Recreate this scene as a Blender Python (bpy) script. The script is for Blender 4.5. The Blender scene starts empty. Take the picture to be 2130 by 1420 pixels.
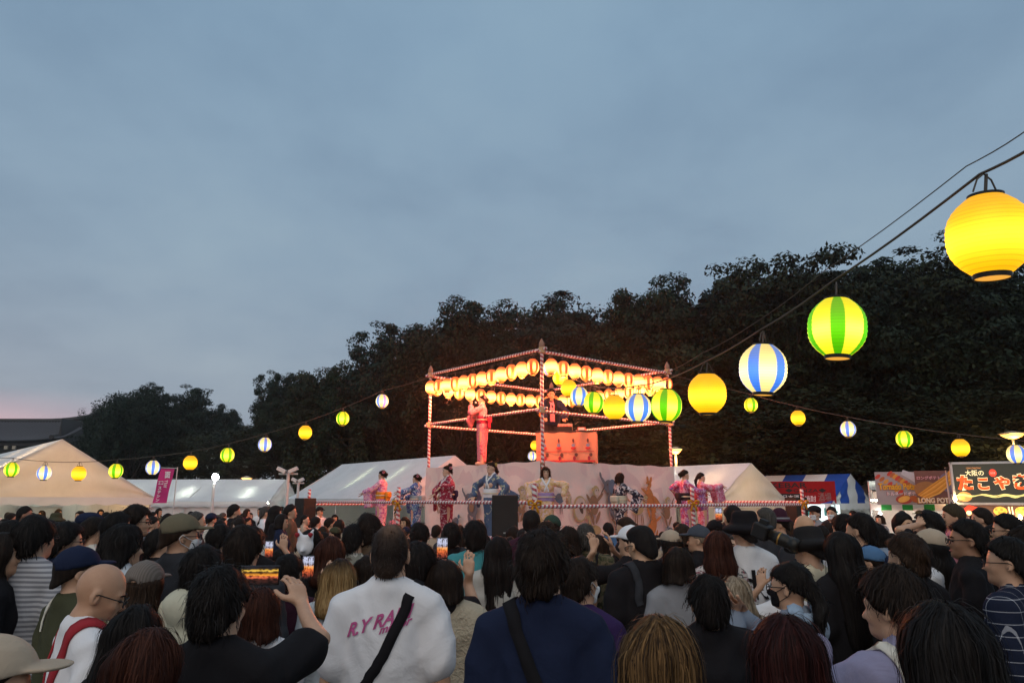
import bpy, math, random
import numpy as np
from mathutils import Vector, Matrix
SC = bpy.context.scene
COL = SC.collection
R = math.radians
rnd = random.Random(7)
rng = np.random.default_rng(7)

# ------------------------------------------------------------------ camera, sky, light
CAM_H = 1.9; F = 1538.0; TILT = math.atan(330 / F)
cd = bpy.data.cameras.new('camera'); cam = bpy.data.objects.new('camera', cd); COL.objects.link(cam)
cam.location = (0, 0, CAM_H); cam.rotation_euler = (math.pi / 2 + TILT, 0, 0)
cd.sensor_width = 36; cd.lens = F / 2130 * 36; cd.clip_start = .05; cd.clip_end = 3000
SC.camera = cam

W = bpy.data.worlds.new('World'); SC.world = W; W.use_nodes = True
nt = W.node_tree; nt.nodes.clear()
def N(t, ty, **kw):
    n = t.nodes.new(ty)
    for k, v in kw.items(): setattr(n, k, v)
    return n
def L(t, a, b): t.links.new(a, b)
def math_n(t, op, a, b=None, clamp=False):
    n = N(t, 'ShaderNodeMath', operation=op, use_clamp=clamp)
    for i, v in enumerate((a, b)):
        if v is None: continue
        if isinstance(v, (int, float)): n.inputs[i].default_value = v
        else: L(t, v, n.inputs[i])
    return n.outputs[0]
def ramp(t, fac, stops, interp='LINEAR'):
    n = N(t, 'ShaderNodeValToRGB'); e = n.color_ramp; e.interpolation = interp
    while len(e.elements) > 1: e.elements.remove(e.elements[-1])
    e.elements[0].position = stops[0][0]; e.elements[0].color = (*stops[0][1], 1)
    for p, c in stops[1:]:
        q = e.elements.new(p); q.color = (*c, 1)
    if fac is not None: L(t, fac, n.inputs[0])
    return n.outputs[0]
def mixc(t, fac, a, b, blend='MIX'):
    n = N(t, 'ShaderNodeMix', data_type='RGBA', blend_type=blend)
    for s, v in ((n.inputs[0], fac), (n.inputs[6], a), (n.inputs[7], b)):
        if isinstance(v, (int, float)): s.default_value = v
        elif isinstance(v, (tuple, list)): s.default_value = (*v, 1)
        else: L(t, v, s)
    return n.outputs[2]
# an overcast dusk: a thin Nishita twilight sky behind a layer of blue-grey cloud, afterglow low in the west
SUN_ROT = R(-38)
tc = N(nt, 'ShaderNodeTexCoord'); sx = N(nt, 'ShaderNodeSeparateXYZ'); L(nt, tc.outputs['Generated'], sx.inputs[0])
zz = math_n(nt, 'MAXIMUM', sx.outputs[2], 0.0)
base = ramp(nt, zz, [(0, (.262, .286, .33)), (.12, (.234, .288, .352)), (.3, (.209, .288, .370)), (.55, (.188, .282, .380)), (1, (.178, .277, .380))])
dn = math_n(nt, 'ADD', zz, .22)
px = math_n(nt, 'DIVIDE', sx.outputs[0], dn); py = math_n(nt, 'DIVIDE', sx.outputs[1], dn)
cb = N(nt, 'ShaderNodeCombineXYZ'); L(nt, px, cb.inputs[0]); L(nt, math_n(nt, 'MULTIPLY', py, .9), cb.inputs[1])
n1 = N(nt, 'ShaderNodeTexNoise'); n1.inputs['Scale'].default_value = 1.7; n1.inputs['Detail'].default_value = 8; n1.inputs['Roughness'].default_value = .52
n1.inputs['Distortion'].default_value = .1; L(nt, cb.outputs[0], n1.inputs['Vector'])
cl = ramp(nt, n1.outputs[0], [(.28, (.80, .82, .86)), (.5, (1, 1, 1)), (.70, (1.15, 1.12, 1.07))])
sky = mixc(nt, 1.0, base, cl, 'MULTIPLY')
# afterglow
gd = N(nt, 'ShaderNodeVectorMath', operation='DOT_PRODUCT'); L(nt, tc.outputs['Generated'], gd.inputs[0]); gd.inputs[1].default_value = (-.60, .79, .075)
glow = ramp(nt, gd.outputs['Value'], [(.965, (0, 0, 0)), (.995, (1, 1, 1))])
low = ramp(nt, sx.outputs[2], [(.080, (1, 1, 1)), (.125, (0, 0, 0))])
n2 = N(nt, 'ShaderNodeTexNoise'); n2.inputs['Scale'].default_value = 5; L(nt, tc.outputs['Generated'], n2.inputs['Vector'])
gm = math_n(nt, 'MULTIPLY', math_n(nt, 'MULTIPLY', glow, low), ramp(nt, n2.outputs[0], [(.3, (.25, .25, .25)), (.65, (.8, .8, .8))]))
sky = mixc(nt, gm, sky, (.60, .37, .42))
ns = N(nt, 'ShaderNodeTexSky', sky_type='NISHITA'); ns.sun_disc = False; ns.sun_elevation = R(2); ns.sun_rotation = SUN_ROT
nsk = mixc(nt, 1.0, ns.outputs[0], (.002, .002, .002), 'MULTIPLY')
sky = mixc(nt, 1.0, sky, nsk, 'ADD')
bg = N(nt, 'ShaderNodeBackground'); bg.inputs[1].default_value = 1.26; L(nt, sky, bg.inputs[0])
wo = N(nt, 'ShaderNodeOutputWorld'); L(nt, bg.outputs[0], wo.inputs[0])

sd = bpy.data.lights.new('crowd_fill', 'SUN'); crowd_fill = bpy.data.objects.new('crowd_fill', sd); COL.objects.link(crowd_fill)
sd.energy = 1.0; sd.angle = R(75); sd.color = (1.0, .84, .66)  # soft fill added from behind the viewer to brighten the crowd, after sunset
crowd_fill.rotation_euler = (R(48), 0, R(-14))

vs = SC.view_settings; vs.view_transform = 'Standard'; vs.look = 'None'; vs.exposure = 0; vs.gamma = 1
cy = SC.cycles; cy.use_denoising = True; cy.max_bounces = 5; cy.diffuse_bounces = 2; cy.glossy_bounces = 2
cy.transmission_bounces = 3; cy.transparent_max_bounces = 4; cy.caustics_reflective = False; cy.caustics_refractive = False
cy.sample_clamp_indirect = 4; cy.use_light_tree = True; cy.use_adaptive_sampling = True; cy.adaptive_threshold = .02

def P(px, py, Y):
    """point at ground distance Y in front of the camera, seen at photo pixel (px, py)"""
    dx = (px - 1065) / F; dv = (710 - py) / F
    y = math.cos(TILT) - dv * math.sin(TILT); z = math.sin(TILT) + dv * math.cos(TILT)
    t = Y / y
    return Vector((dx * t, Y, CAM_H + z * t))

# ------------------------------------------------------------------ mesh helpers
def link(name, me, m=None, parent=None, loc=None, rot=None, scale=None):
    o = bpy.data.objects.new(name, me); COL.objects.link(o)
    if m is not None and me is not None:
        if len(me.materials) == 0: me.materials.append(m)
        else:
            o.material_slots[0].link = 'OBJECT'; o.material_slots[0].material = m
    if parent is not None: o.parent = parent
    if loc is not None: o.location = loc
    if rot is not None: o.rotation_euler = rot
    if scale is not None: o.scale = scale if hasattr(scale, '__len__') else (scale,) * 3
    return o
def npmesh(name, v, quads=None, tris=None, smooth=True):
    me = bpy.data.meshes.new(name)
    v = np.asarray(v, np.float32).reshape(-1, 3)
    me.vertices.add(len(v)); me.vertices.foreach_set('co', v.ravel())
    idx = []; st = []; n = 0
    if quads is not None and len(quads):
        q = np.asarray(quads, np.int32); idx.append(q.ravel()); st.append(np.arange(len(q)) * 4); n = len(q) * 4
    if tris is not None and len(tris):
        q = np.asarray(tris, np.int32); idx.append(q.ravel()); st.append(n + np.arange(len(q)) * 3)
    idx = np.concatenate(idx).astype(np.int32); st = np.concatenate(st).astype(np.int32)
    me.loops.add(len(idx)); me.loops.foreach_set('vertex_index', idx)
    me.polygons.add(len(st)); me.polygons.foreach_set('loop_start', st)
    if smooth: me.polygons.foreach_set('use_smooth', np.ones(len(st), bool))
    me.update(calc_edges=True); me.validate(clean_customdata=False)
    return me
class MB:
    """collects boxes, tubes, lathes and grids into one mesh"""
    def __init__(s): s.v = []; s.f = []; s.n = 0
    def add(s, v, f):
        s.v += [tuple(q) for q in v]; s.f += [tuple(i + s.n for i in q) for q in f]; s.n += len(v); return s
    def box(s, c, d, M=None):
        h = [x / 2 for x in d]
        v = [Vector((c[0] + a * h[0], c[1] + b * h[1], c[2] + e * h[2])) for e in (-1, 1) for b in (-1, 1) for a in (-1, 1)]
        if M is not None: v = [M @ q for q in v]
        return s.add(v, [(0, 2, 3, 1), (4, 5, 7, 6), (0, 1, 5, 4), (2, 6, 7, 3), (0, 4, 6, 2), (1, 3, 7, 5)])
    def tube(s, pts, r, n=8, cap=True):
        pts = [Vector(p) for p in pts]; rs = r if hasattr(r, '__len__') else [r] * len(pts)
        v = []; up = None
        for i, p in enumerate(pts):
            t = (pts[min(i + 1, len(pts) - 1)] - pts[max(i - 1, 0)]).normalized()
            if up is None: up = Vector((0, 0, 1)) if abs(t.z) < .9 else Vector((1, 0, 0))
            a = t.cross(up).normalized(); b = a.cross(t)
            up = b
            for k in range(n):
                th = 2 * math.pi * k / n; v.append(p + (a * math.cos(th) + b * math.sin(th)) * rs[i])
        f = []
        for i in range(len(pts) - 1):
            for k in range(n):
                f.append((i * n + k, i * n + (k + 1) % n, (i + 1) * n + (k + 1) % n, (i + 1) * n + k))
        if cap:
            f.append(tuple(range(n))[::-1]); f.append(tuple((len(pts) - 1) * n + k for k in range(n)))
        return s.add(v, f)
    def lathe(s, prof, n=20, c=(0, 0, 0), sx=1, sy=1):
        v = [(c[0] + r * math.cos(2 * math.pi * k / n) * sx, c[1] + r * math.sin(2 * math.pi * k / n) * sy, c[2] + z) for r, z in prof for k in range(n)]
        f = [(i * n + k, i * n + (k + 1) % n, (i + 1) * n + (k + 1) % n, (i + 1) * n + k) for i in range(len(prof) - 1) for k in range(n)]
        return s.add(v, f)
    def grid(s, fn, nu, nv):
        v = [fn(i / nu, j / nv) for j in range(nv + 1) for i in range(nu + 1)]
        f = [(j * (nu + 1) + i, j * (nu + 1) + i + 1, (j + 1) * (nu + 1) + i + 1, (j + 1) * (nu + 1) + i) for j in range(nv) for i in range(nu)]
        return s.add(v, f)
    def poly(s, pts, y0, y1):
        """closed outline in xz, extruded from y0 to y1"""
        n = len(pts)
        v = [(x, y0, z) for x, z in pts] + [(x, y1, z) for x, z in pts]
        f = [tuple(range(n)), tuple(range(2 * n - 1, n - 1, -1))] + [(i, i + n, (i + 1) % n + n, (i + 1) % n) for i in range(n)]
        return s.add(v, f)
    def mesh(s, name, smooth=False):
        me = bpy.data.meshes.new(name); me.from_pydata(s.v, [], s.f); me.update()
        if smooth: me.polygons.foreach_set('use_smooth', [True] * len(me.polygons))
        return me
    def obj(s, name, m, parent=None, smooth=False, **kw): return link(name, s.mesh(name, smooth), m, parent, **kw)
def empty(name, loc=(0, 0, 0), rz=0):
    o = bpy.data.objects.new(name, None); COL.objects.link(o); o.location = loc; o.rotation_euler = (0, 0, rz); o.empty_display_size = .1
    return o
def tag(o, label=None, cat=None, group=None, kind=None):
    for k, v in (('label', label), ('category', cat), ('group', group), ('kind', kind)):
        if v: o[k] = v
    return o
def copy_tree(o, parent=None):
    c = o.copy(); COL.objects.link(c); c.parent = parent
    for ch in o.children: copy_tree(ch, c)
    return c
def text_mesh(s, w, h, ex=.004, bold=.0, shear=0):
    c = bpy.data.curves.new('t', 'FONT'); c.body = s; c.extrude = 0; c.resolution_u = 3; c.offset = bold; c.shear = shear
    o = bpy.data.objects.new('t', c); COL.objects.link(o)
    dg = bpy.context.evaluated_depsgraph_get(); me = bpy.data.meshes.new_from_object(o.evaluated_get(dg))
    bpy.data.objects.remove(o)
    co = np.array([v.co[:] for v in me.vertices]); lo, hi = co.min(0), co.max(0); d = np.maximum(hi - lo, 1e-6)
    q = np.zeros_like(co); q[:, 0] = ((co[:, 0] - lo[0]) / d[0] - .5) * w; q[:, 2] = ((co[:, 1] - lo[1]) / d[1] - .5) * h; q[:, 1] = 0
    me.vertices.foreach_set('co', q.astype(np.float32).ravel()); me.materials.clear(); me.update()
    return me

# ------------------------------------------------------------------ materials
MATS = {}
def newmat(name):
    m = bpy.data.materials.new(name); m.use_nodes = True; t = m.node_tree
    return m, t, t.nodes['Principled BSDF']
def plain(name, col, rough=.6, metal=0, spec=.3):
    if name in MATS: return MATS[name]
    m, t, b = newmat(name); b.inputs['Roughness'].default_value = rough; b.inputs['Metallic'].default_value = metal
    b.inputs['Specular IOR Level'].default_value = spec
    tc = N(t, 'ShaderNodeTexCoord'); n = N(t, 'ShaderNodeTexNoise'); n.inputs['Scale'].default_value = 9; n.inputs['Detail'].default_value = 4
    L(t, tc.outputs['Object'], n.inputs['Vector'])
    c = mixc(t, n.outputs[0], tuple(x * .82 for x in col), tuple(min(1, x * 1.15) for x in col)); L(t, c, b.inputs['Base Color'])
    MATS[name] = m; return m
def emit(name, col, s):
    if name in MATS: return MATS[name]
    m, t, b = newmat(name); b.inputs['Base Color'].default_value = (*[min(1, c) for c in col], 1)
    b.inputs['Emission Color'].default_value = (*col, 1); b.inputs['Emission Strength'].default_value = s
    MATS[name] = m; return m
def fabric(name, col, bump=.55, scale=5, pattern=None, rough=.9, transl=0):
    if name in MATS: return MATS[name]
    m, t, b = newmat(name); b.inputs['Roughness'].default_value = rough; b.inputs['Specular IOR Level'].default_value = .15
    b.inputs['Sheen Weight'].default_value = .0
    tc = N(t, 'ShaderNodeTexCoord'); ob = tc.outputs['Object']
    n = N(t, 'ShaderNodeTexNoise'); n.inputs['Scale'].default_value = scale; n.inputs['Detail'].default_value = 5; n.inputs['Distortion'].default_value = .8
    L(t, ob, n.inputs['Vector'])
    c = mixc(t, n.outputs[0], tuple(x * .84 for x in col), tuple(min(1, x * 1.12) for x in col))
    if pattern: c = pattern(t, ob, c)
    L(t, c, b.inputs['Base Color'])
    bp = N(t, 'ShaderNodeBump'); bp.inputs['Strength'].default_value = bump; bp.inputs['Distance'].default_value = .03; L(t, n.outputs[0], bp.inputs['Height']); L(t, bp.outputs[0], b.inputs['Normal'])
    if transl:
        tr = N(t, 'ShaderNodeBsdfTranslucent'); L(t, c, tr.inputs[0]); mx = N(t, 'ShaderNodeMixShader'); mx.inputs[0].default_value = transl
        L(t, b.outputs[0], mx.inputs[1]); L(t, tr.outputs[0], mx.inputs[2]); L(t, mx.outputs[0], t.nodes['Material Output'].inputs[0])
    MATS[name] = m; return m
def sep(t, v):
    s = N(t, 'ShaderNodeSeparateXYZ'); L(t, v, s.inputs[0]); return s.outputs
def pat_stripes(axis, freq, col, duty=.5):
    def f(t, ob, c):
        w = math_n(t, 'FRACT', math_n(t, 'MULTIPLY', sep(t, ob)[axis], freq)); k = math_n(t, 'GREATER_THAN', w, duty)
        return mixc(t, k, c, col)
    return f
def pat_plaid(freq, col):
    def f(t, ob, c):
        o = sep(t, ob)
        h = math_n(t, 'ADD', o[0], math_n(t, 'MULTIPLY', o[1], .35))
        a = math_n(t, 'GREATER_THAN', math_n(t, 'FRACT', math_n(t, 'MULTIPLY', h, freq)), .925)
        b = math_n(t, 'GREATER_THAN', math_n(t, 'FRACT', math_n(t, 'MULTIPLY', o[2], freq)), .925)
        k = math_n(t, 'MULTIPLY', math_n(t, 'ADD', a, b), .45)
        return mixc(t, k, c, col)
    return f
def pat_blobs(cols, scale=9, lo=.5, dist=1.5):
    def f(t, ob, c):
        for i, col in enumerate(cols):
            mp = N(t, 'ShaderNodeMapping'); mp.inputs['Location'].default_value = (i * 3.7, i * 1.9, i * 5.1); L(t, ob, mp.inputs[0])
            n = N(t, 'ShaderNodeTexNoise'); n.inputs['Scale'].default_value = scale * (1 + .35 * i); n.inputs['Detail'].default_value = 2; n.inputs['Distortion'].default_value = dist
            L(t, mp.outputs[0], n.inputs['Vector'])
            k = ramp(t, n.outputs[0], [(lo, (0, 0, 0)), (lo + .03, (1, 1, 1))])
            c = mixc(t, k, c, col)
        return c
    return f
def pat_zigzag(cols, freq):
    def f(t, ob, c):
        o = sep(t, ob)
        zig = math_n(t, 'PINGPONG', math_n(t, 'ADD', o[0], o[1]), .045)
        w = math_n(t, 'FRACT', math_n(t, 'MULTIPLY', math_n(t, 'ADD', o[2], zig), freq))
        st = [(i / len(cols), q) for i, q in enumerate(cols)]
        return mixc(t, .9, c, ramp(t, w, st, 'CONSTANT'))
    return f
def hairmat(name, dark, light, root=None):
    if name in MATS: return MATS[name]
    m, t, b = newmat(name); b.inputs['Roughness'].default_value = .6; b.inputs['Specular IOR Level'].default_value = .10
    at = N(t, 'ShaderNodeAttribute', attribute_name='tint'); tc = N(t, 'ShaderNodeTexCoord')
    mp = N(t, 'ShaderNodeMapping'); mp.inputs['Scale'].default_value = (1, 1, .07); L(t, tc.outputs['Object'], mp.inputs[0])
    n = N(t, 'ShaderNodeTexNoise'); n.inputs['Scale'].default_value = 70; n.inputs['Detail'].default_value = 3; L(t, mp.outputs[0], n.inputs['Vector'])
    k = math_n(t, 'ADD', math_n(t, 'MULTIPLY', at.outputs['Fac'], .7), math_n(t, 'MULTIPLY', math_n(t, 'SUBTRACT', n.outputs[0], .5), 1.2), clamp=True)
    c = mixc(t, k, dark, light)
    if root:
        z = sep(t, tc.outputs['Object'])[2]
        kr = ramp(t, math_n(t, 'ADD', z, math_n(t, 'MULTIPLY', at.outputs['Fac'], .05)), [(0, (0, 0, 0)), (1, (0, 0, 0))])
        mr = N(t, 'ShaderNodeMapRange'); mr.inputs[1].default_value = 1.62; mr.inputs[2].default_value = 1.71
        L(t, math_n(t, 'ADD', z, math_n(t, 'MULTIPLY', at.outputs['Fac'], .05)), mr.inputs[0])
        c = mixc(t, mr.outputs[0], c, root)
    L(t, c, b.inputs['Base Color'])
    bp = N(t, 'ShaderNodeBump'); bp.inputs['Strength'].default_value = .35; bp.inputs['Distance'].default_value = .006; L(t, n.outputs[0], bp.inputs['Height']); L(t, bp.outputs[0], b.inputs['Normal'])
    MATS[name] = m; return m
def thinmat():
    m, t, b = newmat('hair_thinning'); b.inputs['Roughness'].default_value = .6; b.inputs['Specular IOR Level'].default_value = .15
    tc = N(t, 'ShaderNodeTexCoord'); o = tc.outputs['Object']
    vd = N(t, 'ShaderNodeVectorMath', operation='DISTANCE'); L(t, o, vd.inputs[0]); vd.inputs[1].default_value = (.012, -.062, 1.695)
    n = N(t, 'ShaderNodeTexNoise'); n.inputs['Scale'].default_value = 140; n.inputs['Detail'].default_value = 2; L(t, o, n.inputs['Vector'])
    k = math_n(t, 'ADD', vd.outputs['Value'], math_n(t, 'MULTIPLY', math_n(t, 'SUBTRACT', n.outputs[0], .5), .035))
    L(t, ramp(t, k, [(.02, (.15, .085, .055)), (.075, (.030, .018, .013)), (.14, (.016, .010, .008)), (.20, (.035, .022, .016))]), b.inputs['Base Color'])
    bp = N(t, 'ShaderNodeBump'); bp.inputs['Strength'].default_value = .5; bp.inputs['Distance'].default_value = .003; L(t, n.outputs[0], bp.inputs['Height']); L(t, bp.outputs[0], b.inputs['Normal'])
    return m
def skin(i):
    name = 'skin_%d' % i
    if name in MATS: return MATS[name]
    col = [(.56, .33, .21), (.50, .285, .175), (.62, .40, .28), (.36, .19, .115), (.58, .34, .20)][i]
    m, t, b = newmat(name); b.inputs['Roughness'].default_value = .5
    b.inputs['Subsurface Weight'].default_value = .0
    tc = N(t, 'ShaderNodeTexCoord'); n = N(t, 'ShaderNodeTexNoise'); n.inputs['Scale'].default_value = 22; n.inputs['Detail'].default_value = 5
    L(t, tc.outputs['Object'], n.inputs['Vector'])
    c = mixc(t, n.outputs[0], (col[0] * .85, col[1] * .75, col[2] * .72), tuple(x * 1.1 for x in col)); L(t, c, b.inputs['Base Color'])
    bp = N(t, 'ShaderNodeBump'); bp.inputs['Strength'].default_value = .12; bp.inputs['Distance'].default_value = .004; L(t, n.outputs[0], bp.inputs['Height']); L(t, bp.outputs[0], b.inputs['Normal'])
    MATS[name] = m; return m

# ------------------------------------------------------------------ ground
def ground():
    m, t, b = newmat('packed_gravel'); b.inputs['Roughness'].default_value = .95
    tc = N(t, 'ShaderNodeTexCoord'); n = N(t, 'ShaderNodeTexNoise'); n.inputs['Scale'].default_value = 3; n.inputs['Detail'].default_value = 9
    L(t, tc.outputs['Object'], n.inputs['Vector']); L(t, ramp(t, n.outputs[0], [(.3, (.10, .09, .075)), (.7, (.19, .175, .15))]), b.inputs['Base Color'])
    bp = N(t, 'ShaderNodeBump'); bp.inputs['Strength'].default_value = .4; L(t, n.outputs[0], bp.inputs['Height']); L(t, bp.outputs[0], b.inputs['Normal'])
    g = MB().grid(lambda u, v: ((u - .5) * 1600, -300 + v * 1600, 0), 8, 8).obj('ground', m); tag(g, kind='structure')
ground()

# ------------------------------------------------------------------ trees
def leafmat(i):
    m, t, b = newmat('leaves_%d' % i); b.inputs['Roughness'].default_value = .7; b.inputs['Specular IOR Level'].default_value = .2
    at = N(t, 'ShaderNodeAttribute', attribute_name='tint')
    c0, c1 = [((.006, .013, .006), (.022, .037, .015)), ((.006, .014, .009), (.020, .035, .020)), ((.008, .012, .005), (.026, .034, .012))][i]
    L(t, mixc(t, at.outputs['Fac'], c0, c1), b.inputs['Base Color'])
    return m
LEAF = [leafmat(i) for i in range(3)]
BARK = plain('bark', (.03, .024, .019), .95)
def tree_meshes(seed, H, Rr, layered, nleaf, dens=1.0):
    r = random.Random(seed); g = np.random.default_rng(seed)
    tb = MB(); tips = []
    h0 = H * .30
    def branch(p, d, ln, rad, lvl):
        pts = [p]; q = p.copy(); dd = d.copy(); n = 4
        for i in range(n):
            dd = (dd + Vector((r.uniform(-.22, .22), r.uniform(-.22, .22), r.uniform(-.05, .16)))).normalized()
            q = q + dd * (ln / n); pts.append(q.copy())
        tb.tube(pts, [rad * (1 - .65 * i / n) for i in range(n + 1)], 6 if lvl else 9, cap=False)
        if lvl >= 3: tips.append((q, ln)); tips.append((pts[-3], ln)); return
        k = 4 if lvl == 0 else 3
        for i in range(k + (r.random() < .4)):
            s = pts[-1] if i == 0 else pts[r.choice([-1, -2, -3])]
            a = r.uniform(0, 6.28); e = r.uniform(.15, .95)
            nd = Vector((math.cos(a) * math.cos(e), math.sin(a) * math.cos(e), math.sin(e)))
            nd = (nd + dd * .55).normalized()
            branch(s, nd, ln * r.uniform(.55, .8), rad * .45, lvl + 1)
        if lvl >= 2: tips.append((q, ln))
    branch(Vector((0, 0, -.1)), Vector((0, 0, 1)), h0, H * .024, 0)
    for k in range(5):
        a = k * 1.256 + r.uniform(-.3, .3); branch(Vector((0, 0, h0 * r.uniform(.7, 1))), Vector((math.cos(a), math.sin(a), r.uniform(.35, 1.1))).normalized(), H * r.uniform(.24, .34), H * .011, 1)
    T = np.array([t[0] for t in tips]); 
    # fit the tips to the wanted crown
    ext = np.abs(T[:, :2]).max(); zt = T[:, 2].max()
    sxy = Rr / ext; sz = H / zt
    verts = np.array(tb.v); verts[:, :2] *= sxy; verts[:, 2] *= sz
    trunk = npmesh('trunk', verts, tris=[(f[0], f[1], f[2]) for f in tb.f] + [(f[0], f[2], f[3]) for f in tb.f])
    T[:, :2] *= sxy; T[:, 2] *= sz
    nd = 150; u0 = g.normal(size=(nd, 3)); u0 /= np.linalg.norm(u0, axis=1)[:, None]; u0[:, 2] = np.where(u0[:, 2] < -.35, -u0[:, 2], u0[:, 2])
    lob = 1 + .16 * np.sin(u0[:, 0] * 5 + seed) * np.cos(u0[:, 1] * 4 + seed * .7)
    T = np.concatenate([T, np.array([0, 0, .60 * H]) + u0 * (g.uniform(.62, .95, nd) * lob)[:, None] * np.array([Rr, Rr, .37 * H])])
    per = max(20, int(nleaf / len(T)))
    C = np.repeat(T, per, 0); n = len(C)
    cr = np.repeat(g.uniform(.45, 1.2, len(T)), per)[:, None] * (H / 11)
    u = g.normal(size=(n, 3)); u /= np.linalg.norm(u, axis=1)[:, None]
    rad = g.uniform(.25, 1, n)[:, None] ** .6
    off = u * rad * cr * np.array([1.0, 1.0, .42 if layered else .7])
    off[:, 2] += .12 * (1 - np.linalg.norm(off[:, :2], axis=1)) if layered else 0
    c = C + off
    sz_ = g.uniform(.045, .105, n)[:, None] * (H / 11)
    a = g.normal(size=(n, 3)); a /= np.linalg.norm(a, axis=1)[:, None]
    nrm = u * .6 + np.array([0, 0, .7]) + g.normal(size=(n, 3)) * .4; nrm /= np.linalg.norm(nrm, axis=1)[:, None]
    a = np.cross(nrm, a); a /= np.linalg.norm(a, axis=1)[:, None] + 1e-9; b = np.cross(nrm, a)
    v = np.stack([c - a * sz_ * 1.4, c + b * sz_ * .8, c + a * sz_ * 1.4, c - b * sz_ * .8], 1).reshape(-1, 3)
    v[:, 2] *= H / np.percentile(v[:, 2], 99.4); v[:, 2] = np.where(v[:, 2] > H, H + (v[:, 2] - H) * .45, v[:, 2]); v[:, :2] *= Rr / np.percentile(np.abs(v[:, :2]), 99.0)
    q = np.arange(n * 4).reshape(-1, 4)
    crown = npmesh('crown', v, quads=q, smooth=False)
    at = crown.attributes.new('tint', 'FLOAT', 'POINT')
    tint = np.clip(np.repeat(np.repeat(g.uniform(0, .8, len(T)), per) + g.uniform(0, .2, n), 4), 0, 1)
    at.data.foreach_set('value', tint.astype(np.float32))
    return trunk, crown
TREES = [tree_meshes(11, 11, 4.9, True, 66000), tree_meshes(23, 11, 4.5, True, 62000), tree_meshes(37, 11, 5.0, False, 66000), tree_meshes(51, 11, 4.1, True, 56000)]
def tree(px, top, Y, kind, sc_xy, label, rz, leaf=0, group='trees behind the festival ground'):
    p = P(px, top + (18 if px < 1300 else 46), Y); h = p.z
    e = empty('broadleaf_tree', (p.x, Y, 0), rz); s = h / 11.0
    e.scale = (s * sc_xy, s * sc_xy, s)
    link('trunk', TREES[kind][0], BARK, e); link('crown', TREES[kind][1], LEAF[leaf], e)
    tag(e, label, 'tree', group)
tl = [  # px, top px, distance, mesh, width factor, label
 (228, 832, 62, 2, .55, 'smallest dark tree, beside the tiled roof at far left'),
 (290, 792, 60, 2, .85, 'round dark tree above the left gabled tent'),
 (390, 795, 64, 0, .85, 'broad dark tree behind the pink banner flag'),
 (470, 830, 66, 1, .7, 'lower dark tree in the dip of the treeline'),
 (590, 765, 50, 0, .55, 'dark tree left of the dip, above the long white tent'),
 (660, 752, 48, 1, .75, 'dark tree rising above the floodlight poles'),
 (748, 730, 46, 3, .8, 'narrow dark tree above the topmost far lantern'),
 (842, 676, 44, 0, .85, 'spreading dark tree left of the lantern tower'),
 (948, 640, 43, 2, .9, 'dense dark tree behind the left side of the lantern tower'),
 (1050, 632, 44, 0, .9, 'flat-topped dark tree behind the lantern tower'),
 (1165, 618, 42, 1, 1.05, 'tall dark tree directly above the tower corner post'),
 (1272, 640, 44, 2, .75, 'dark tree in the shallow gap right of the tower'),
 (1345, 560, 37, 1, .75, 'dark tree with open twiggy top right of the tower'),
 (1432, 556, 38, 3, .8, 'pointed dark tree before the V-shaped sky gap'),
 (1612, 500, 34, 0, .9, 'tall layered tree behind the blue and white lantern'),
 (1700, 535, 36, 2, .8, 'dark tree behind the green striped lantern'),
 (1800, 512, 34, 1, .8, 'dark tree with bare twigs crossed by the lantern cable'),
 (1908, 486, 33, 3, .95, 'highest pointed tree left of the big yellow lantern'),
 (2010, 548, 32, 2, 1.0, 'dense tree behind the big yellow lantern'),
 (2110, 560, 31, 0, 1.0, 'rightmost dark tree, cut by the picture edge'),
 (2260, 560, 31, 2, 1.0, 'dark tree just beyond the right picture edge'),
]
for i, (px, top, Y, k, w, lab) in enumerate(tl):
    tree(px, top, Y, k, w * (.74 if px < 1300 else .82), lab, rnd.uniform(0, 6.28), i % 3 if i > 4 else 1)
# lower second row that closes the wood beneath the crowns
low = [(250, 900, 70), (330, 880, 72), (430, 885, 74), (530, 872, 62), (640, 850, 58), (740, 840, 54), (850, 800, 52), (960, 790, 51), (1080, 800, 52), (1200, 790, 50), (1310, 780, 48),
       (1420, 760, 33), (1520, 790, 32), (1512, 640, 46), (1620, 770, 31.5), (1720, 790, 31), (1820, 800, 31), (1930, 805, 31), (2040, 790, 31), (2130, 780, 30.5)]
lm = ['left gabled tent', 'pink banner flag', 'long white tent', 'floodlight pole', 'middle white tent', 'topmost far lantern', 'tower left post', 'singer', 'tower corner post', 'draped table', 'tower right post',
      'pole lamp', 'tan gabled tent', 'sky gap', 'striped tent ridge', 'blue and white striped tent', 'grey small tent', 'potato stall', 'takoyaki sign', 'right street lamp']
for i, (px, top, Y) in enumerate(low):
    tree(px, top, Y, [2, 0, 1][i % 3], 1.75, 'shaded low tree at the wood edge beyond the ' + lm[i], rnd.uniform(0, 6.28), 2, 'low trees at the wood edge')
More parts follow.
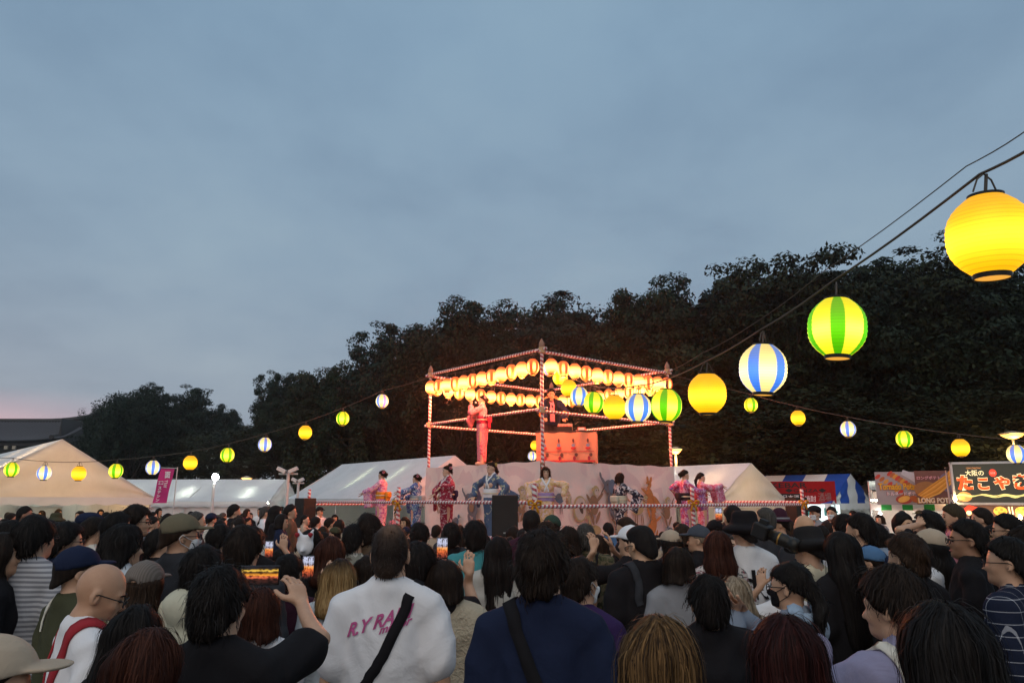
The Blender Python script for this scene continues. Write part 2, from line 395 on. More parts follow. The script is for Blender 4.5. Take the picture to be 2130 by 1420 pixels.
def shrub(px, top, Y, w, lab, leaf=0):
    p = P(px, top, Y); n = 7500; h = p.z; g = rng
    u = g.normal(size=(n, 3)); u /= np.linalg.norm(u, axis=1)[:, None]; u[:, 2] = np.abs(u[:, 2])
    c = u * (g.uniform(.45, 1, n) ** .5)[:, None] * np.array([w, 1.2, h]) * (1 + .16 * np.sin(u[:, :1] * 9 + u[:, 2:] * 7))
    s = g.uniform(.05, .12, n)[:, None]; a = g.normal(size=(n, 3)); b = np.cross(a, u); a /= np.linalg.norm(a, axis=1)[:, None]; b /= np.linalg.norm(b, axis=1)[:, None] + 1e-9
    v = np.stack([c - a * s, c + b * s * .6, c + a * s, c - b * s * .6], 1).reshape(-1, 3)
    e = empty('shrub', (p.x, Y, 0))
    me = npmesh('crown', v, quads=np.arange(n * 4).reshape(-1, 4), smooth=False)
    at = me.attributes.new('tint', 'FLOAT', 'POINT'); at.data.foreach_set('value', np.repeat(g.uniform(0, 1, n), 4).astype(np.float32))
    link('crown', me, LEAF[leaf], e)
    tb = MB()
    for k in range(5):
        a = k * 1.3; tb.tube([(0, 0, 0), (math.cos(a) * w * .25, math.sin(a) * .3, h * .4), (math.cos(a) * w * .5, math.sin(a) * .5, h * .75)], [.05, .035, .012], 5)
    tb.obj('stem', BARK, e)
    tag(e, lab, 'shrub', 'shrubs along the edge of the wood')
for i, px in enumerate(range(640, 2200, 95)):
    shrub(px, 925 - (i % 3) * 18, 37 + (i % 4) * 1.2 if px > 1300 else 41 + i % 3, 2.2, 'dark shrub number %d counted along the wood edge from the middle white tent' % (i + 1) if False else
          ['dark shrub behind the middle white tent ridge', 'dark shrub behind the middle tent fold', 'dark shrub behind the middle tent peak', 'dark shrub beyond the tower left post', 'dark shrub beyond the singer', 'dark shrub beyond the tower corner post',
           'dark shrub beyond the draped table', 'dark shrub beyond the tower right side', 'dark shrub beyond the pole lamp', 'dark shrub behind the tan tent ridge', 'dark shrub behind the tan tent peak', 'dark shrub behind the striped tent ridge',
           'dark shrub behind the striped tent peak', 'dark shrub between striped tent and potato stall', 'dark shrub above the potato stall', 'dark shrub above the takoyaki sign', 'dark shrub at the right picture edge'][i], 2)

# ------------------------------------------------------------------ tiled-roof hall at the left, small buildings at the right
def hall():
    e = empty('tiled_roof_hall', (-62, 96, 0))
    tile = plain('roof_tile', (.12, .105, .108), .7); wallm = plain('hall_wall', (.16, .14, .12), .9); dark = plain('hall_wood', (.05, .042, .04), .8)
    zr, ze = 12.2, 9.1
    x0, x1 = -42, 5.2
    MB().box(((x0 + x1) / 2, 5, 4.3), (x1 - x0 - 5, 11, 8.6)).obj('wall', wallm, e)
    def sl(side):
        def f(u, v):
            x = x0 + (x1 - x0) * u; end = max(0, (u - .86) / .14)
            z = ze + (zr - ze) * (v ** 1.35) + .35 * (end ** 2) * (1 - v * .3)
            y = 5 + side * (8.2 - 7.6 * v)
            return (x, y, z)
        return f
    MB().grid(sl(-1), 60, 10).obj('roof', tile, e); MB().grid(sl(1), 60, 6).obj('roof', tile, e)
    b = MB()
    for i in range(118):
        u = i / 117; f = sl(-1); pts = [Vector(f(u, v / 6)) + Vector((0, -.03, .05)) for v in range(7)]
        b.tube(pts, .11, 4, cap=False)
    o = b.obj('tile_rows', tile, e, kind=None) if False else b.obj('tile_rows', tile, e); o['kind'] = 'stuff'
    f = sl(-1)
    MB().tube([Vector(f(u / 40, 1)) + Vector((0, .6, .25 + (.55 * max(0, (u / 40 - .86) / .14) ** 2))) for u in range(41)], .38, 6).obj('roof_ridge', dark, e)
    MB().tube([Vector(f(.985, v / 8)) + Vector((0, -.1, .22)) for v in range(9)], .3, 6).obj('roof_ridge', dark, e)
    MB().poly([(-.1, ze), (.15, ze + 3.0), (.3, ze)], -7, 7).obj('gable', dark, e, loc=(x1 - .6, 5, 0))
    MB().box(((x0 + x1) / 2, -2.2, 8.75), (x1 - x0, 1.0, .35)).obj('eave_beam', dark, e)
    lamp = emit('hall_lamp', (1, .75, .45), .5)
    for i in range(12):
        for s in (-.5, .5): MB().box((x1 - 6 - i * 3.4 + s, -2.75, 8.35), (.42, .2, .42)).obj('eave_bracket', plain('bracket', (.45, .38, .3), .8), e)
        MB().box((x1 - 7.5 - i * 3.4, -.6, 5.2), (1.3, .25, 4.4)).obj('window', plain('hall_pane', (.09, .10, .12), .25), e)
    MB().poly([(5.6, 8.3), (6.0, 10.6), (14, 10.6), (16, 8.3)], 3, 9).obj('side_roof', tile, e)
    MB().box((10, 6, 4.1), (9, 5, 8.2)).obj('side_wall', wallm, e)
    tag(e, 'grey tiled-roof hall with upturned ridge behind the left tent', 'building')
hall()
def shed():
    p = P(2005, 960, 40); e = empty('park_building', (p.x, 40, 0))
    w = plain('pale_stucco', (.42, .38, .33), .9)
    MB().box((0, 2, 1.9), (3.2, 3, 3.8)).obj('wall', w, e); MB().box((0, 1.9, 4.05), (4.4, 4.2, .5)).obj('roof', plain('pale_concrete', (.5, .47, .42), .9), e)
    MB().box((-.6, .42, 1.9), (.8, .12, 1.5)).obj('window', plain('hall_pane', (.09, .1, .12), .25), e)
    tag(e, 'pale flat-roofed building peeking out above the takoyaki sign', 'building')
    p = P(1930, 985, 44); e = empty('park_building', (p.x, 44, 0))
    MB().box((0, 2, 1.7), (1.9, 3, 3.4)).obj('wall', plain('blue_grey_wall', (.2, .24, .3), .9), e); MB().box((0, 2, 3.5), (2.1, 3.2, .2)).obj('roof', w, e)
    tag(e, 'small blue-grey building in the trees above the potato banners', 'building')
shed()

# ------------------------------------------------------------------ tents
POLE = plain('steel_pole', (.62, .63, .62), .4, .2)
TUBE = emit('tube_light', (.95, 1.0, .80), 44)
TUBE2 = emit('tube_light_soft', (.95, 1.0, .60), 17)
def tent(name, label, apex, rd, length, hw, zr, ze, roofm, gablem, tubes=(), backwall=None, scallop=True, group=None, gm_back=None, stripes=None, valm=None, bulb=None):
    """apex: xy of the front gable peak; rd: ridge direction away from the front gable"""
    rd = Vector((rd[0], rd[1], 0)).normalized(); rz = math.atan2(rd.y, rd.x) - math.pi / 2
    e = empty(name, (apex[0], apex[1], 0), rz)
    r = random.Random(hash(label) % 99 if False else len(label))
    def slope(s):
        def f(u, v):
            sag = -.05 * math.sin(math.pi * u * max(1, round(length / 2.0))) ** 2 * math.sin(math.pi * v) - .06 * math.sin(math.pi * v)
            return (s * hw * v * 1.02, length * u, zr - (zr - ze) * v + sag)
        return f
    nb = max(2, round(length / 1.8))
    for s in (-1, 1):
        if stripes:
            k = stripes[0]
            for i in range(k):
                f = slope(s)
                MB().grid(lambda u, v: f((i + u) / k, v), 3, 8).obj('roof_panel', stripes[1][i % 2], e, True)
        else:
            MB().grid(slope(s), nb * 8, 10).obj('roof_panel', roofm, e, True)
    def gab(y, s):
        def f(u, v):
            x = (u * 2 - 1) * hw * (1 - .0 * v); zt = zr - (zr - ze) * abs(u * 2 - 1)
            wr = .025 * math.sin(u * 23 + v * 4) * (1 - v * .4) + .02 * math.sin(u * 9 - v * 11)
            return (x, y + s * (.03 + wr * .9), ze + (zt - ze) * v)
        return f
    if stripes:
        k = 5
        for i in range(k):
            g = gab(0, -1); MB().grid(lambda u, v: g((i + u) / k, v), 6, 8).obj('gable', stripes[1][(i + 1) % 2], e, True)
    else: MB().grid(gab(0, -1), 48, 14).obj('gable', gablem, e, True)
    MB().grid(gab(length, 1), 20, 8).obj('gable', gm_back or gablem, e, True)
    vm = valm or roofm
    def val(a, b, n):
        mb = MB(); A = Vector(a); B = Vector(b); vv = []; ff = []
        m = n * 6
        for i in range(m + 1):
            q = A.lerp(B, i / m); dz = .17 + (.045 * abs(math.sin(math.pi * i / 6)) if scallop else 0)
            vv += [(q.x, q.y, q.z + .0), (q.x, q.y, q.z - dz)]
        for i in range(m): ff.append((2 * i, 2 * i + 2, 2 * i + 3, 2 * i + 1))
        mb.add(vv, ff); mb.obj('valance', vm, e)
    d = .035
    val((-hw - d, 0, ze), (-hw - d, length, ze), max(3, int(length / .45))); val((hw + d, 0, ze), (hw + d, length, ze), max(3, int(length / .45)))
    val((-hw, -d - .04, ze), (hw, -d - .04, ze), max(3, int(hw * 2 / .45))); val((-hw, length + d + .04, ze), (hw, length + d + .04, ze), max(3, int(hw * 2 / .45)))
    k = max(1, round(length / 3.6))
    for i in range(k + 1):
        for s in (-1, 1): MB().tube([(s * (hw - .06), .08 + (length - .16) * i / k, 0), (s * (hw - .06), .08 + (length - .16) * i / k, ze - .02)], .024, 8).obj('pole', POLE, e)
        y = .08 + (length - .16) * i / k
        MB().tube([(-hw + .06, y, ze - .03), (0, y, zr - .09), (hw - .06, y, ze - .03)], .02, 6).obj('rafter', POLE, e)
    for (u, s, v0, v1) in tubes:
        f = slope(s); a = Vector(f(u, v0)) + Vector((0, 0, -.24)); b = Vector(f(u, v1)) + Vector((0, 0, -.24))
        MB().tube([a, b], .022, 8).obj('tube_lamp', TUBE2 if name == 'middle_tent' else TUBE, e)
    for (u, x, zdrop) in (bulb or []):
        MB().lathe([(.001, -.09), (.05, -.06), (.07, 0), (.05, .06), (.02, .1), (.001, .12)], 12).obj('hanging_bulb', BULB, e, True, loc=(x, length * u, zr - zdrop))
    if backwall:
        for s, a, b in backwall:
            if s == 0: MB().grid(lambda u, v: (-hw + .1 + (2 * hw - .2) * u, length - .08 + .03 * math.sin(u * 40), .02 + (ze - .1) * v), 40, 2).obj('side_wall', WALLC, e, True)
            else: MB().grid(lambda u, v: (s * (hw - .1) + .03 * math.sin(u * 60), length * (a + (b - a) * u), .02 + (ze - .1) * v), 60, 2).obj('side_wall', WALLC, e, True)
    tag(e, label, 'tent', group)
    return e
BULB = emit('warm_bulb', (1, .60, .27), 200)
BULBS = emit('stall_bulb', (1, .60, .27), 120)
WALLC = fabric('white_wall_cloth', (.80, .80, .78), .3, 2)
TW = fabric('white_tent_cloth', (.74, .76, .78), .25, 1.6, transl=.25)
TT = fabric('warm_tent_cloth', (.74, .70, .64), .5, 2.2, transl=.4)
BLUE = fabric('blue_tent_cloth', (.025, .09, .42), .3, 2, transl=.2)
tent('gabled_tent', 'big tan-lit gabled tent at the left with lanterns strung before it', (-11.98, 19.8), (-.68, .73), 12.0, 2.46, 3.49, 1.98, TW, TT,
     tubes=[(.62, 1, .3, .75), (.85, 1, .3, .75)], backwall=[(1, .0, 1), (0, 0, 1)], bulb=[(.13, -.9, 1.1), (.13, 1.0, 1.1), (.4, 0, .8), (.13, 0, .7)])
tent('long_tent', 'long low white tent behind the pink banner, lit from inside', (-9.1, 30.2), (-1, .02), 9.4, 1.9, 2.72, 1.86, TW, TW,
     tubes=[(.06, 1, .02, .06)] + [(u, s, .25, .75) for u in (.12, .37, .62, .87) for s in (-1, 1)], backwall=[(-1, 0, 1), (0, 0, 1)])
tent('middle_tent', 'blue-white tent with two glowing roof lights left of the stage', (-1.86, 24.2), (-5, 6.1), 7.9, 2.2, 3.32, 1.95, TW, TW,
     tubes=[(.30, -1, .12, .6), (.60, -1, .12, .6)], backwall=[(1, 0, 1), (0, 0, 1)])
tent('gabled_tent', 'cream gabled tent with pinkish roof right of the stage', (7.65, 24.0), (-.62, .79), 5.2, 1.93, 3.07, 1.86, TW, TT,
     tubes=[(.55, -1, .08, .14), (.35, -1, .4, .9)], backwall=[(1, 0, 1)], scallop=False, bulb=[(.2, -.3, .9)])
tent('striped_tent', 'blue and white striped tent with hanging red banner', (11.7, 26.0), (-.70, .71), 5.4, 1.75, 2.80, 1.80, TW, TW,
     tubes=[(.2, -1, .3, .8), (.7, -1, .3, .8)], stripes=(7, (BLUE, TW)), backwall=[(1, 0, 1), (0, 0, 1)])
tent('small_tent', 'small grey-white tent between striped tent and potato stall', (15.3, 31), (-.5, .86), 3.6, 1.7, 2.9, 1.8, TW, TW, backwall=[(0, 0, 1)])

# ------------------------------------------------------------------ boards and stalls
def board(name, label, cat, c, w, h, rz, m, group=None, t=.03):
    e = empty(name, (c[0], c[1], 0), rz)
    o = MB().box((0, 0, c[2]), (w, t, h)).obj('panel', m, e)
    tag(e, label, cat, group); e['_zc'] = c[2]; e['_t'] = t
    return e
def letters(e, s, x, z, w, h, m, depth=.004, name='lettering', bold=.0, outline=None):
    y = -e['_t'] / 2 - depth
    if outline: link(name, text_mesh(s, w * 1.04, h * 1.1, bold=bold + .035), outline, e, loc=(x, y, e['_zc'] + z)); y -= .004
    return link(name, text_mesh(s, w, h, bold=bold), m, e, loc=(x, y, e['_zc'] + z))
def disc(e, x, z, rx, rzz, m, depth=.004, name='printed_shape', n=24, rot=0):
    y = -e['_t'] / 2 - depth
    pts = []
    for k in range(n):
        a = 2 * math.pi * k / n; u, v = rx * math.cos(a), rzz * math.sin(a)
        pts.append((x + u * math.cos(rot) - v * math.sin(rot), e['_zc'] + z + u * math.sin(rot) + v * math.cos(rot)))
    return MB().poly(pts, y, y + .002).obj(name, m, e)
def strip(e, pts, w, m, depth=.004, name='printed_stroke'):
    """a flat brush stroke of varying width in the board plane"""
    y = -e['_t'] / 2 - depth; n = len(pts); v = []; f = []
    for i, (x, z) in enumerate(pts):
        x0, z0 = pts[max(0, i - 1)]; x1, z1 = pts[min(n - 1, i + 1)]; d = math.hypot(x1 - x0, z1 - z0) or 1
        ww = (w[i] if hasattr(w, '__len__') else w) / 2; nx, nz = -(z1 - z0) / d * ww, (x1 - x0) / d * ww
        v += [(x + nx, y, e['_zc'] + z + nz), (x - nx, y, e['_zc'] + z - nz)]
    for i in range(n - 1): f.append((2 * i, 2 * i + 2, 2 * i + 3, 2 * i + 1))
    return MB().add(v, f).obj(name, m, e)
ink = lambda n, c: plain('ink_' + n, c, .6)
# takoyaki sign: internally lit dark panel
ef = lambda n, c, s: emit('sign_' + n, c, s)
t = Vector(P(2062, 1004, 17)); tk = board('takoyaki_stall', 'takoyaki stall with big dark sign lettered in orange brush strokes', 'stall', (t.x, t.y, t.z), 1.70, .86, R(-24), ef('dark', (.05, .05, .035), .45), t=.12)
MB().box((0, .02, tk['_zc'] + .45), (1.8, .2, .05)).obj('sign_frame', POLE, tk); MB().box((-.87, .02, tk['_zc']), (.05, .2, .95)).obj('sign_frame', POLE, tk); MB().box((.87, .02, tk['_zc']), (.05, .2, .95)).obj('sign_frame', POLE, tk); MB().box((0, .02, tk['_zc'] - .455), (1.8, .2, .045)).obj('sign_frame', POLE, tk)
cream = ef('cream', (1, .86, .45), 1.1); oran = ef('orange', (.9, .10, .015), 1.0)
letters(tk, 'OSAKA TAKOYAKI', -.37, .335, .33, .035, ef('orange_small', (.9, .35, .1), .9))
letters(tk, '大阪の', -.36, .225, .42, .13, cream, bold=.012)
disc(tk, .05, .22, .085, .085, ef('red', (.85, .07, .03), .9)); letters(tk, '味自慢', .05, .22, .11, .05, ef('pink', (1, .5, .35), .9), depth=.01)
for ch, x, z, w, h in (('た', -.60, .01, .35, .33), ('こ', -.19, -.02, .25, .26), ('や', .22, .0, .36, .29), ('き', .62, .02, .30, .34)):
    letters(tk, ch, x, z, w, h, oran, bold=.05, outline=cream, depth=.006)
disc(tk, -.64, -.30, .16, .11, ef('painted_glow', (.9, .42, .12), .5), depth=.002)  # warm glow painted onto the sign face as a patch, not print
strip(tk, [(-.83 + i * .083, -.275 + .018 * math.sin(i * 1.1)) for i in range(21)], [.012 + .035 * abs(math.sin(i * .55)) for i in range(21)], ef('straw', (.85, .75, .25), .9))
strip(tk, [(-.2 + i * .06, -.30 + .02 * math.sin(i * .9 + 1)) for i in range(17)], [.01 + .02 * abs(math.sin(i * .7)) for i in range(17)], ef('straw', (.85, .75, .25), .9), depth=.007)
zc = tk['_zc']
for s in (-.85, .85):
    for y in (.05, 1.15): MB().tube([(s, y, 0), (s, y, zc + .4)], .025, 8).obj('post', POLE, tk)
MB().box((0, .62, zc + .36), (1.8, 1.15, .04)).obj('roof', fabric('black_awning', (.02, .02, .022)), tk)
MB().box((0, 1.17, 1.1), (1.6, .03, 1.9)).obj('back_wall', WALLC, tk); tk.scale = (.87, 1, 1)
MB().box((0, .1, .5), (1.7, .08, .95)).obj('counter', plain('counter_red', (.5, .06, .04), .7), tk); MB().box((0, .4, 1.0), (1.75, .7, .04)).obj('counter_top', POLE, tk)
mn = board('menu_board', 'lit red and yellow menu boards below the takoyaki sign', 'menu board', (t.x + .02, t.y - .02, zc - .62), 1.62, .26, R(-24), ef('menu_dark', (.10, .05, .03), .9), t=.04)
mn.scale = (.87, 1, 1)
strip(mn, [(-.78, -.02), (-.6, .08), (-.4, .02), (-.2, -.05)], [.05, .12, .12, .05], ef('red', (.85, .07, .03), .9)); disc(mn, -.62, -.04, .06, .05, cream); disc(mn, -.45, -.08, .05, .035, ef('pink', (1, .5, .35), .9))
for x in (.08, .55): 
    disc(mn, x, 0, .15, .10, ef('menu_yellow', (.95, .55, .08), .9)); 
    for k in range(4): disc(mn, x - .09 + .06 * k, .03 * (-1) ** k, .032, .028, ef('menu_brown', (.75, .32, .05), .9), depth=.008)
strip(mn, [(.27, .1), (.29, -.1)], .03, cream); strip(mn, [(.34, .1), (.35, -.1)], .03, cream); strip(mn, [(.72, .06), (.80, .06)], .03, cream)
for x, z in ((-.88, -.35), (-.25, -.78), (.5, -.75)):
    MB().lathe([(.001, -.045), (.03, -.03), (.04, 0), (.03, .03), (.014, .055), (.001, .06)], 10).obj('bare_bulb', BULBS, tk, True, loc=(x, -.14, zc + z))
# potato stall
p0 = Vector(P(1866, 1015, 20)); p1 = Vector(P(1950, 1013, 19.4))
ps = empty('potato_stall', ((p0.x + p1.x) / 2, 20.0, 0), R(-27))
GREEN = fabric('green_cloth', (.04, .35, .08), .2, 2, transl=.2)
for i in range(8): MB().box((-1.05 + i * .30, .02, 1.72), (.30, .015, .16)).obj('valance', GREEN if i % 2 else WALLC, ps)
for sx_ in (-1.2, 1.2):
    for y in (0.06, 1.9): MB().tube([(sx_, y, 0), (sx_, y, 2.4)], .025, 8).obj('post', POLE, ps)
MB().grid(lambda u, v: (-1.22 + 2.44 * u, .1 + 1.85 * v, 2.42 - .22 * v), 4, 8).obj('roof', TW, ps, True)
MB().box((0, 1.92, 1.1), (2.4, .03, 2.1)).obj('back_wall', WALLC, ps); MB().box((0, .2, .5), (2.4, .06, 1)).obj('counter', WALLC, ps); MB().box((0, .5, 1.02), (2.4, .7, .04)).obj('counter_top', POLE, ps)
MB().box((-.35, .24, 1.33), (.5, .02, .22)).obj('price_card', emit('card_white', (1, 1, .95), .9), ps); MB().box((.55, .24, 1.36), (.5, .02, .26)).obj('price_card', emit('card_yellow', (.95, .9, .25), .8), ps)
for x in (-.9, -.2, .6): MB().tube([(x - .3, .6, 1.9), (x + .3, .6, 1.9)], .02, 8).obj('tube_lamp', TUBE, ps)
MB().lathe([(.001, -.05), (.04, -.03), (.05, 0), (.03, .04), (.001, .06)], 12).obj('bare_bulb', emit('white_bulb', (.95, 1, .9), 40), ps, True, loc=(-.95, -.05, 1.55))
MB().lathe([(.001, -.05), (.04, -.03), (.05, 0), (.03, .04), (.001, .06)], 12).obj('bare_bulb', BULBS, ps, True, loc=(1.1, -.12, 1.98))
ps.scale = (.84, 1, 1)
tag(ps, 'potato stall with green and white valance under two picture banners', 'stall')
b1 = board('banner', 'whitish Tornado Potato banner picturing skewered potatoes', 'banner', (p0.x, p0.y - .12, p0.z), 1.14, .85, R(-14), fabric('banner_white', (.34, .34, .37), .2, 3), t=.012)
for pts in ([(-.5, .30), (-.1, .05), (.15, -.25)], [(-.2, .38), (.05, .22), (.25, .05)]):
    for i in range(9):
        u = i / 8; a = pts[0][0] * (1 - u) ** 2 + 2 * pts[1][0] * u * (1 - u) + pts[2][0] * u * u; z = pts[0][1] * (1 - u) ** 2 + 2 * pts[1][1] * u * (1 - u) + pts[2][1] * u * u
        disc(b1, a, z, .085, .045, ink(['red', 'rust', 'amber'][i % 3], [(.5, .06, .04), (.42, .14, .05), (.6, .3, .06)][i % 3]), rot=.7, n=12, depth=.003 + .0006 * i)
disc(b1, .08, -.29, .2, .11, ink('plate', (.35, .07, .05)), depth=.010); disc(b1, .08, -.28, .15, .075, ink('chips', (.75, .45, .1)), depth=.012, rot=.3); disc(b1, .34, -.28, .12, .08, ink('rust', (.42, .14, .05)), depth=.012, rot=-.5)
strip(b1, [(.1, .42), (.35, .3), (.5, .1)], [.12, .2, .1], ink('grey', (.5, .52, .58)), depth=.002)
letters(b1, 'Tornado Potato', 0, .045, 1.0, .17, ink('gold', (.72, .42, .04)), bold=.03, outline=ink('rust', (.42, .14, .05)), depth=.016)
letters(b1, 'トルネードポテト', .08, -.14, .78, .10, ink('lilac', (.78, .74, .80)), bold=.03, outline=ink('wine', (.3, .05, .08)), depth=.016)
b2 = board('banner', 'orange and violet Long Potato banner picturing long fries', 'banner', (p1.x, p1.y - .06, p1.z), 1.08, .84, R(-14), fabric('banner_violet', (.20, .10, .085), .2, 3), t=.012)
disc(b2, .3, .12, .3, .26, ink('dusk', (.2, .16, .24)), depth=.002); disc(b2, -.3, -.05, .28, .2, ink('ochre', (.34, .16, .06)), depth=.002)
for i in range(9):
    o = (i - 4) * .022
    strip(b2, [(-.42 + o, -.24 - o * .5), (-.1 + o, -.06 - o), (.25 + o * .6, .20 - o), (.42 + o, .36 - o)], [.03, .045, .045, .03], ink(['fry0', 'fry1', 'fry2'][i % 3], [(.72, .33, .05), (.6, .24, .03), (.8, .42, .09)][i % 3]), depth=.004 + .0008 * i)
letters(b2, 'ロングポテト', -.22, .24, .55, .09, ink('pinkish', (.75, .40, .42)), bold=.03, outline=ink('wine', (.3, .05, .08)), depth=.016)
letters(b2, 'LONG POTATO', -.02, -.33, .98, .13, ink('ivory', (.85, .74, .62)), bold=.03, outline=ink('gold', (.72, .42, .04)), depth=.016)
# red banner on the striped tent
q = Vector(P(1648, 1024, 25.2)); sb = board('banner', 'red Sake Bar Ginza banner hung under the striped tent', 'banner', (q.x, q.y, q.z), 2.7, .74, R(-14), fabric('banner_red', (.28, .012, .016), .25, 3), t=.012)
letters(sb, 'SAKEBAR', -.32, .24, 1.6, .17, ink('black', (.015, .012, .015)), bold=.02); letters(sb, '◆GINZA◆', .42, .07, 1.3, .15, ink('black', (.015, .012, .015)), bold=.02)
MB().box((-.05, -.02, sb['_zc'] - .2), (.65, .01, .34)).obj('printed_shape', ink('black', (.015, .012, .015)), sb); letters(sb, '日本酒', -.05, -.15, .5, .14, ink('lilac', (.78, .74, .8)), depth=.022); letters(sb, '焼酎', .55, -.2, .35, .2, ink('lilac', (.78, .74, .8))); letters(sb, '酒場', 1.0, -.15, .4, .28, ink('grey2', (.22, .18, .18)))
MB().box((-.95, -.02, sb['_zc'] - .18), (.6, .01, .3)).obj('printed_shape', ink('gold', (.72, .42, .04)), sb)
MB().box((.75, -.06, sb['_zc'] - .66), (1.35, .02, .55)).obj('lit_card', emit('lit_menu', (.8, 1, 1), 1.0), sb)
for k in range(5): MB().box((.2 + k * .27, -.08, sb['_zc'] - .62), (.15, .01, .05 + .2 * (k % 2))).obj('printed_shape', ink('teal', (.1, .45, .45)), sb)
# pink nobori flag
q = Vector(P(340, 1010, 17.5))
nb = empty('banner_flag', (q.x, q.y, 0), R(6)); nb['_t'] = .0; nb['_zc'] = q.z
PINK = fabric('pink_cloth', (.62, .05, .22), .3, 3)
MB().grid(lambda u, v: ((u - .5) * .31 + .11 * (v - .5), .02 * math.sin(v * 7 + u * 2), q.z - .39 + .78 * v), 6, 16).obj('flag', PINK, nb, True)
MB().tube([(.24, .02, 0), (.27, .02, q.z + .43)], .012, 6).obj('flag_pole', POLE, nb); MB().tube([(.27, .02, q.z + .405), (-.10, .02, q.z + .415)], .008, 6).obj('flag_arm', POLE, nb)
wi = ink('white', (.85, .82, .84))
for s, x, z, w, h in (('面', .06, .25, .12, .15), ('ゴ', .045, .09, .08, .08), ('ミ', .03, 0, .08, .08), ('エコ', -.075, .07, .11, .08), ('ス', -.085, -.05, .08, .07), ('テ', -.09, -.14, .08, .07), ('シ', -.10, -.23, .08, .07), ('ン', -.11, -.32, .08, .07)):
    me = text_mesh(s, w, h, bold=.03); link('lettering', me, wi, nb, loc=(x + .02, -.035, q.z + z))
tag(nb, 'slanting pink banner flag with white vertical lettering', 'flag')

# ------------------------------------------------------------------ poles and park lamps
def flood(px, py, Y, label, lit, sc_=1.0):
    p = P(px, py, Y); e = empty('floodlight_pole', (p.x, Y, 0)); h = p.z
    MB().tube([(0, 0, 0), (0, 0, h)], [.06, .045], 8).obj('pole', POLE, e)
    if lit:
        MB().lathe([(.001, .13), (.05, .12), (.10, .04), (.11, 0)], 16).obj('lamp_head', POLE, e, True, loc=(.05, -.05, h), rot=(R(-80), 0, 0))
        MB().lathe([(.105, .0), (.08, -.025), (.001, -.04)], 16).obj('lamp_glass', emit('flood_white', (.88, 1, .95), 220), e, True, loc=(.05, -.055, h), rot=(R(-80), 0, 0))
    else:
        for s in (-1, 1):
            M = Matrix.Translation((s * .17 * sc_, -.1, h)) @ Matrix.Rotation(-s * .45, 4, 'Y')
            MB().box((0, 0, .04), (.24 * sc_, .16, .10), M).obj('lamp_head', POLE, e)
        MB().box((0, 0, h - .07), (.5 * sc_, .06, .05)).obj('crossbar', POLE, e)
    tag(e, label, 'floodlight')
    return e
flood(446, 992, 24, 'white pole with a glaring lit floodlight before the long tent', True)
flood(600, 980, 22, 'tall white pole with two unlit floodlight heads', False, 1.1)
flood(621, 1000, 27, 'shorter pole with angled unlit lamp beside the middle tent', False, .8)
def parklamp(px, py, Y, label, s=1.0, mat=None):
    p = P(px, py, Y); e = empty('park_lamp', (p.x, Y, 0)); h = p.z
    MB().tube([(0, 0, 0), (0, 0, h)], [.07, .04], 8).obj('pole', plain('lamp_post', (.2, .2, .19), .6), e)
    MB().lathe([(.03, -.05), (.10 * s, -.05), (.34 * s, .06), (.36 * s, .075), (.30 * s, .09), (.05, .16)], 18).obj('lamp_shade', plain('lamp_shade_metal', (.5, .42, .3), .5), e, True, loc=(0, 0, h))
    MB().lathe([(.001, -.10), (.12 * s, -.08), (.22 * s, -.02), (.30 * s, .055), (.001, .06)], 18).obj('lamp_glass', mat or emit('sodium', (1, .50, .12), 2.6), e, True, loc=(0, 0, h - .01))
    tag(e, label, 'street lamp')
    ld = bpy.data.lights.new('park_lamp_light', 'POINT'); ld.energy = 130; ld.color = (1, .55, .18); ld.shadow_soft_size = .25
    lo = bpy.data.objects.new('park_lamp_light', ld); COL.objects.link(lo); lo.parent = e; lo.location = (0, -.1, h - .32)
parklamp(1405, 938, 27, 'glowing pole lamp right of the tower, above the tan tent', .75)
parklamp(2106, 906, 26, 'glowing saucer street lamp at the right edge', 1.25)
parklamp(513, 997, 34, 'small orange lamp glowing over the long tent', .7)
for i, (px, top, Y, lab) in enumerate(((2085, 915, 29, 'lamp-lit leafy tree branch below the right street lamp'), (2125, 925, 28.3, 'lamp-lit bush crown at the right picture edge'))):
    shrub(px, top, Y, 1.6, lab, 2)

# ------------------------------------------------------------------ festival tower
def stripe_mat(name, a, b, freq):
    m, t, bs = newmat(name); bs.inputs['Roughness'].default_value = .55
    tc = N(t, 'ShaderNodeTexCoord'); o = sep(t, tc.outputs['Object'])
    an = math_n(t, 'DIVIDE', math_n(t, 'ARCTAN2', o[1], o[0]), 2 * math.pi)
    w = math_n(t, 'FRACT', math_n(t, 'ADD', math_n(t, 'MULTIPLY', o[2], freq), an)); k = math_n(t, 'GREATER_THAN', w, .52)
    n = N(t, 'ShaderNodeTexNoise'); n.inputs['Scale'].default_value = 30; L(t, tc.outputs['Object'], n.inputs['Vector'])
    c = mixc(t, k, a, b); c = mixc(t, math_n(t, 'MULTIPLY', n.outputs[0], .3), c, (.25, .2, .2)); L(t, c, bs.inputs['Base Color'])
    return m
STR = stripe_mat('red_white_wrap', (.80, .76, .74), (.42, .03, .06), 11)
def pole(name, a, b, r, m, parent, n=14):
    a = Vector(a); b = Vector(b); d = b - a; ln = d.length
    segs = max(2, int(ln / .12)); prof = [(r * (1 + .04 * math.sin(i * 2.1)), ln * i / segs) for i in range(segs + 1)]
    mb = MB().lathe([(.001, 0)] + prof + [(.001, ln)], n)
    o = mb.obj(name, m, parent, True); o.location = a; o.rotation_mode = 'QUATERNION'; o.rotation_quaternion = d.to_track_quat('Z', 'Y')
    return o
PHI = R(-5); CX, CY = .867, 17.89
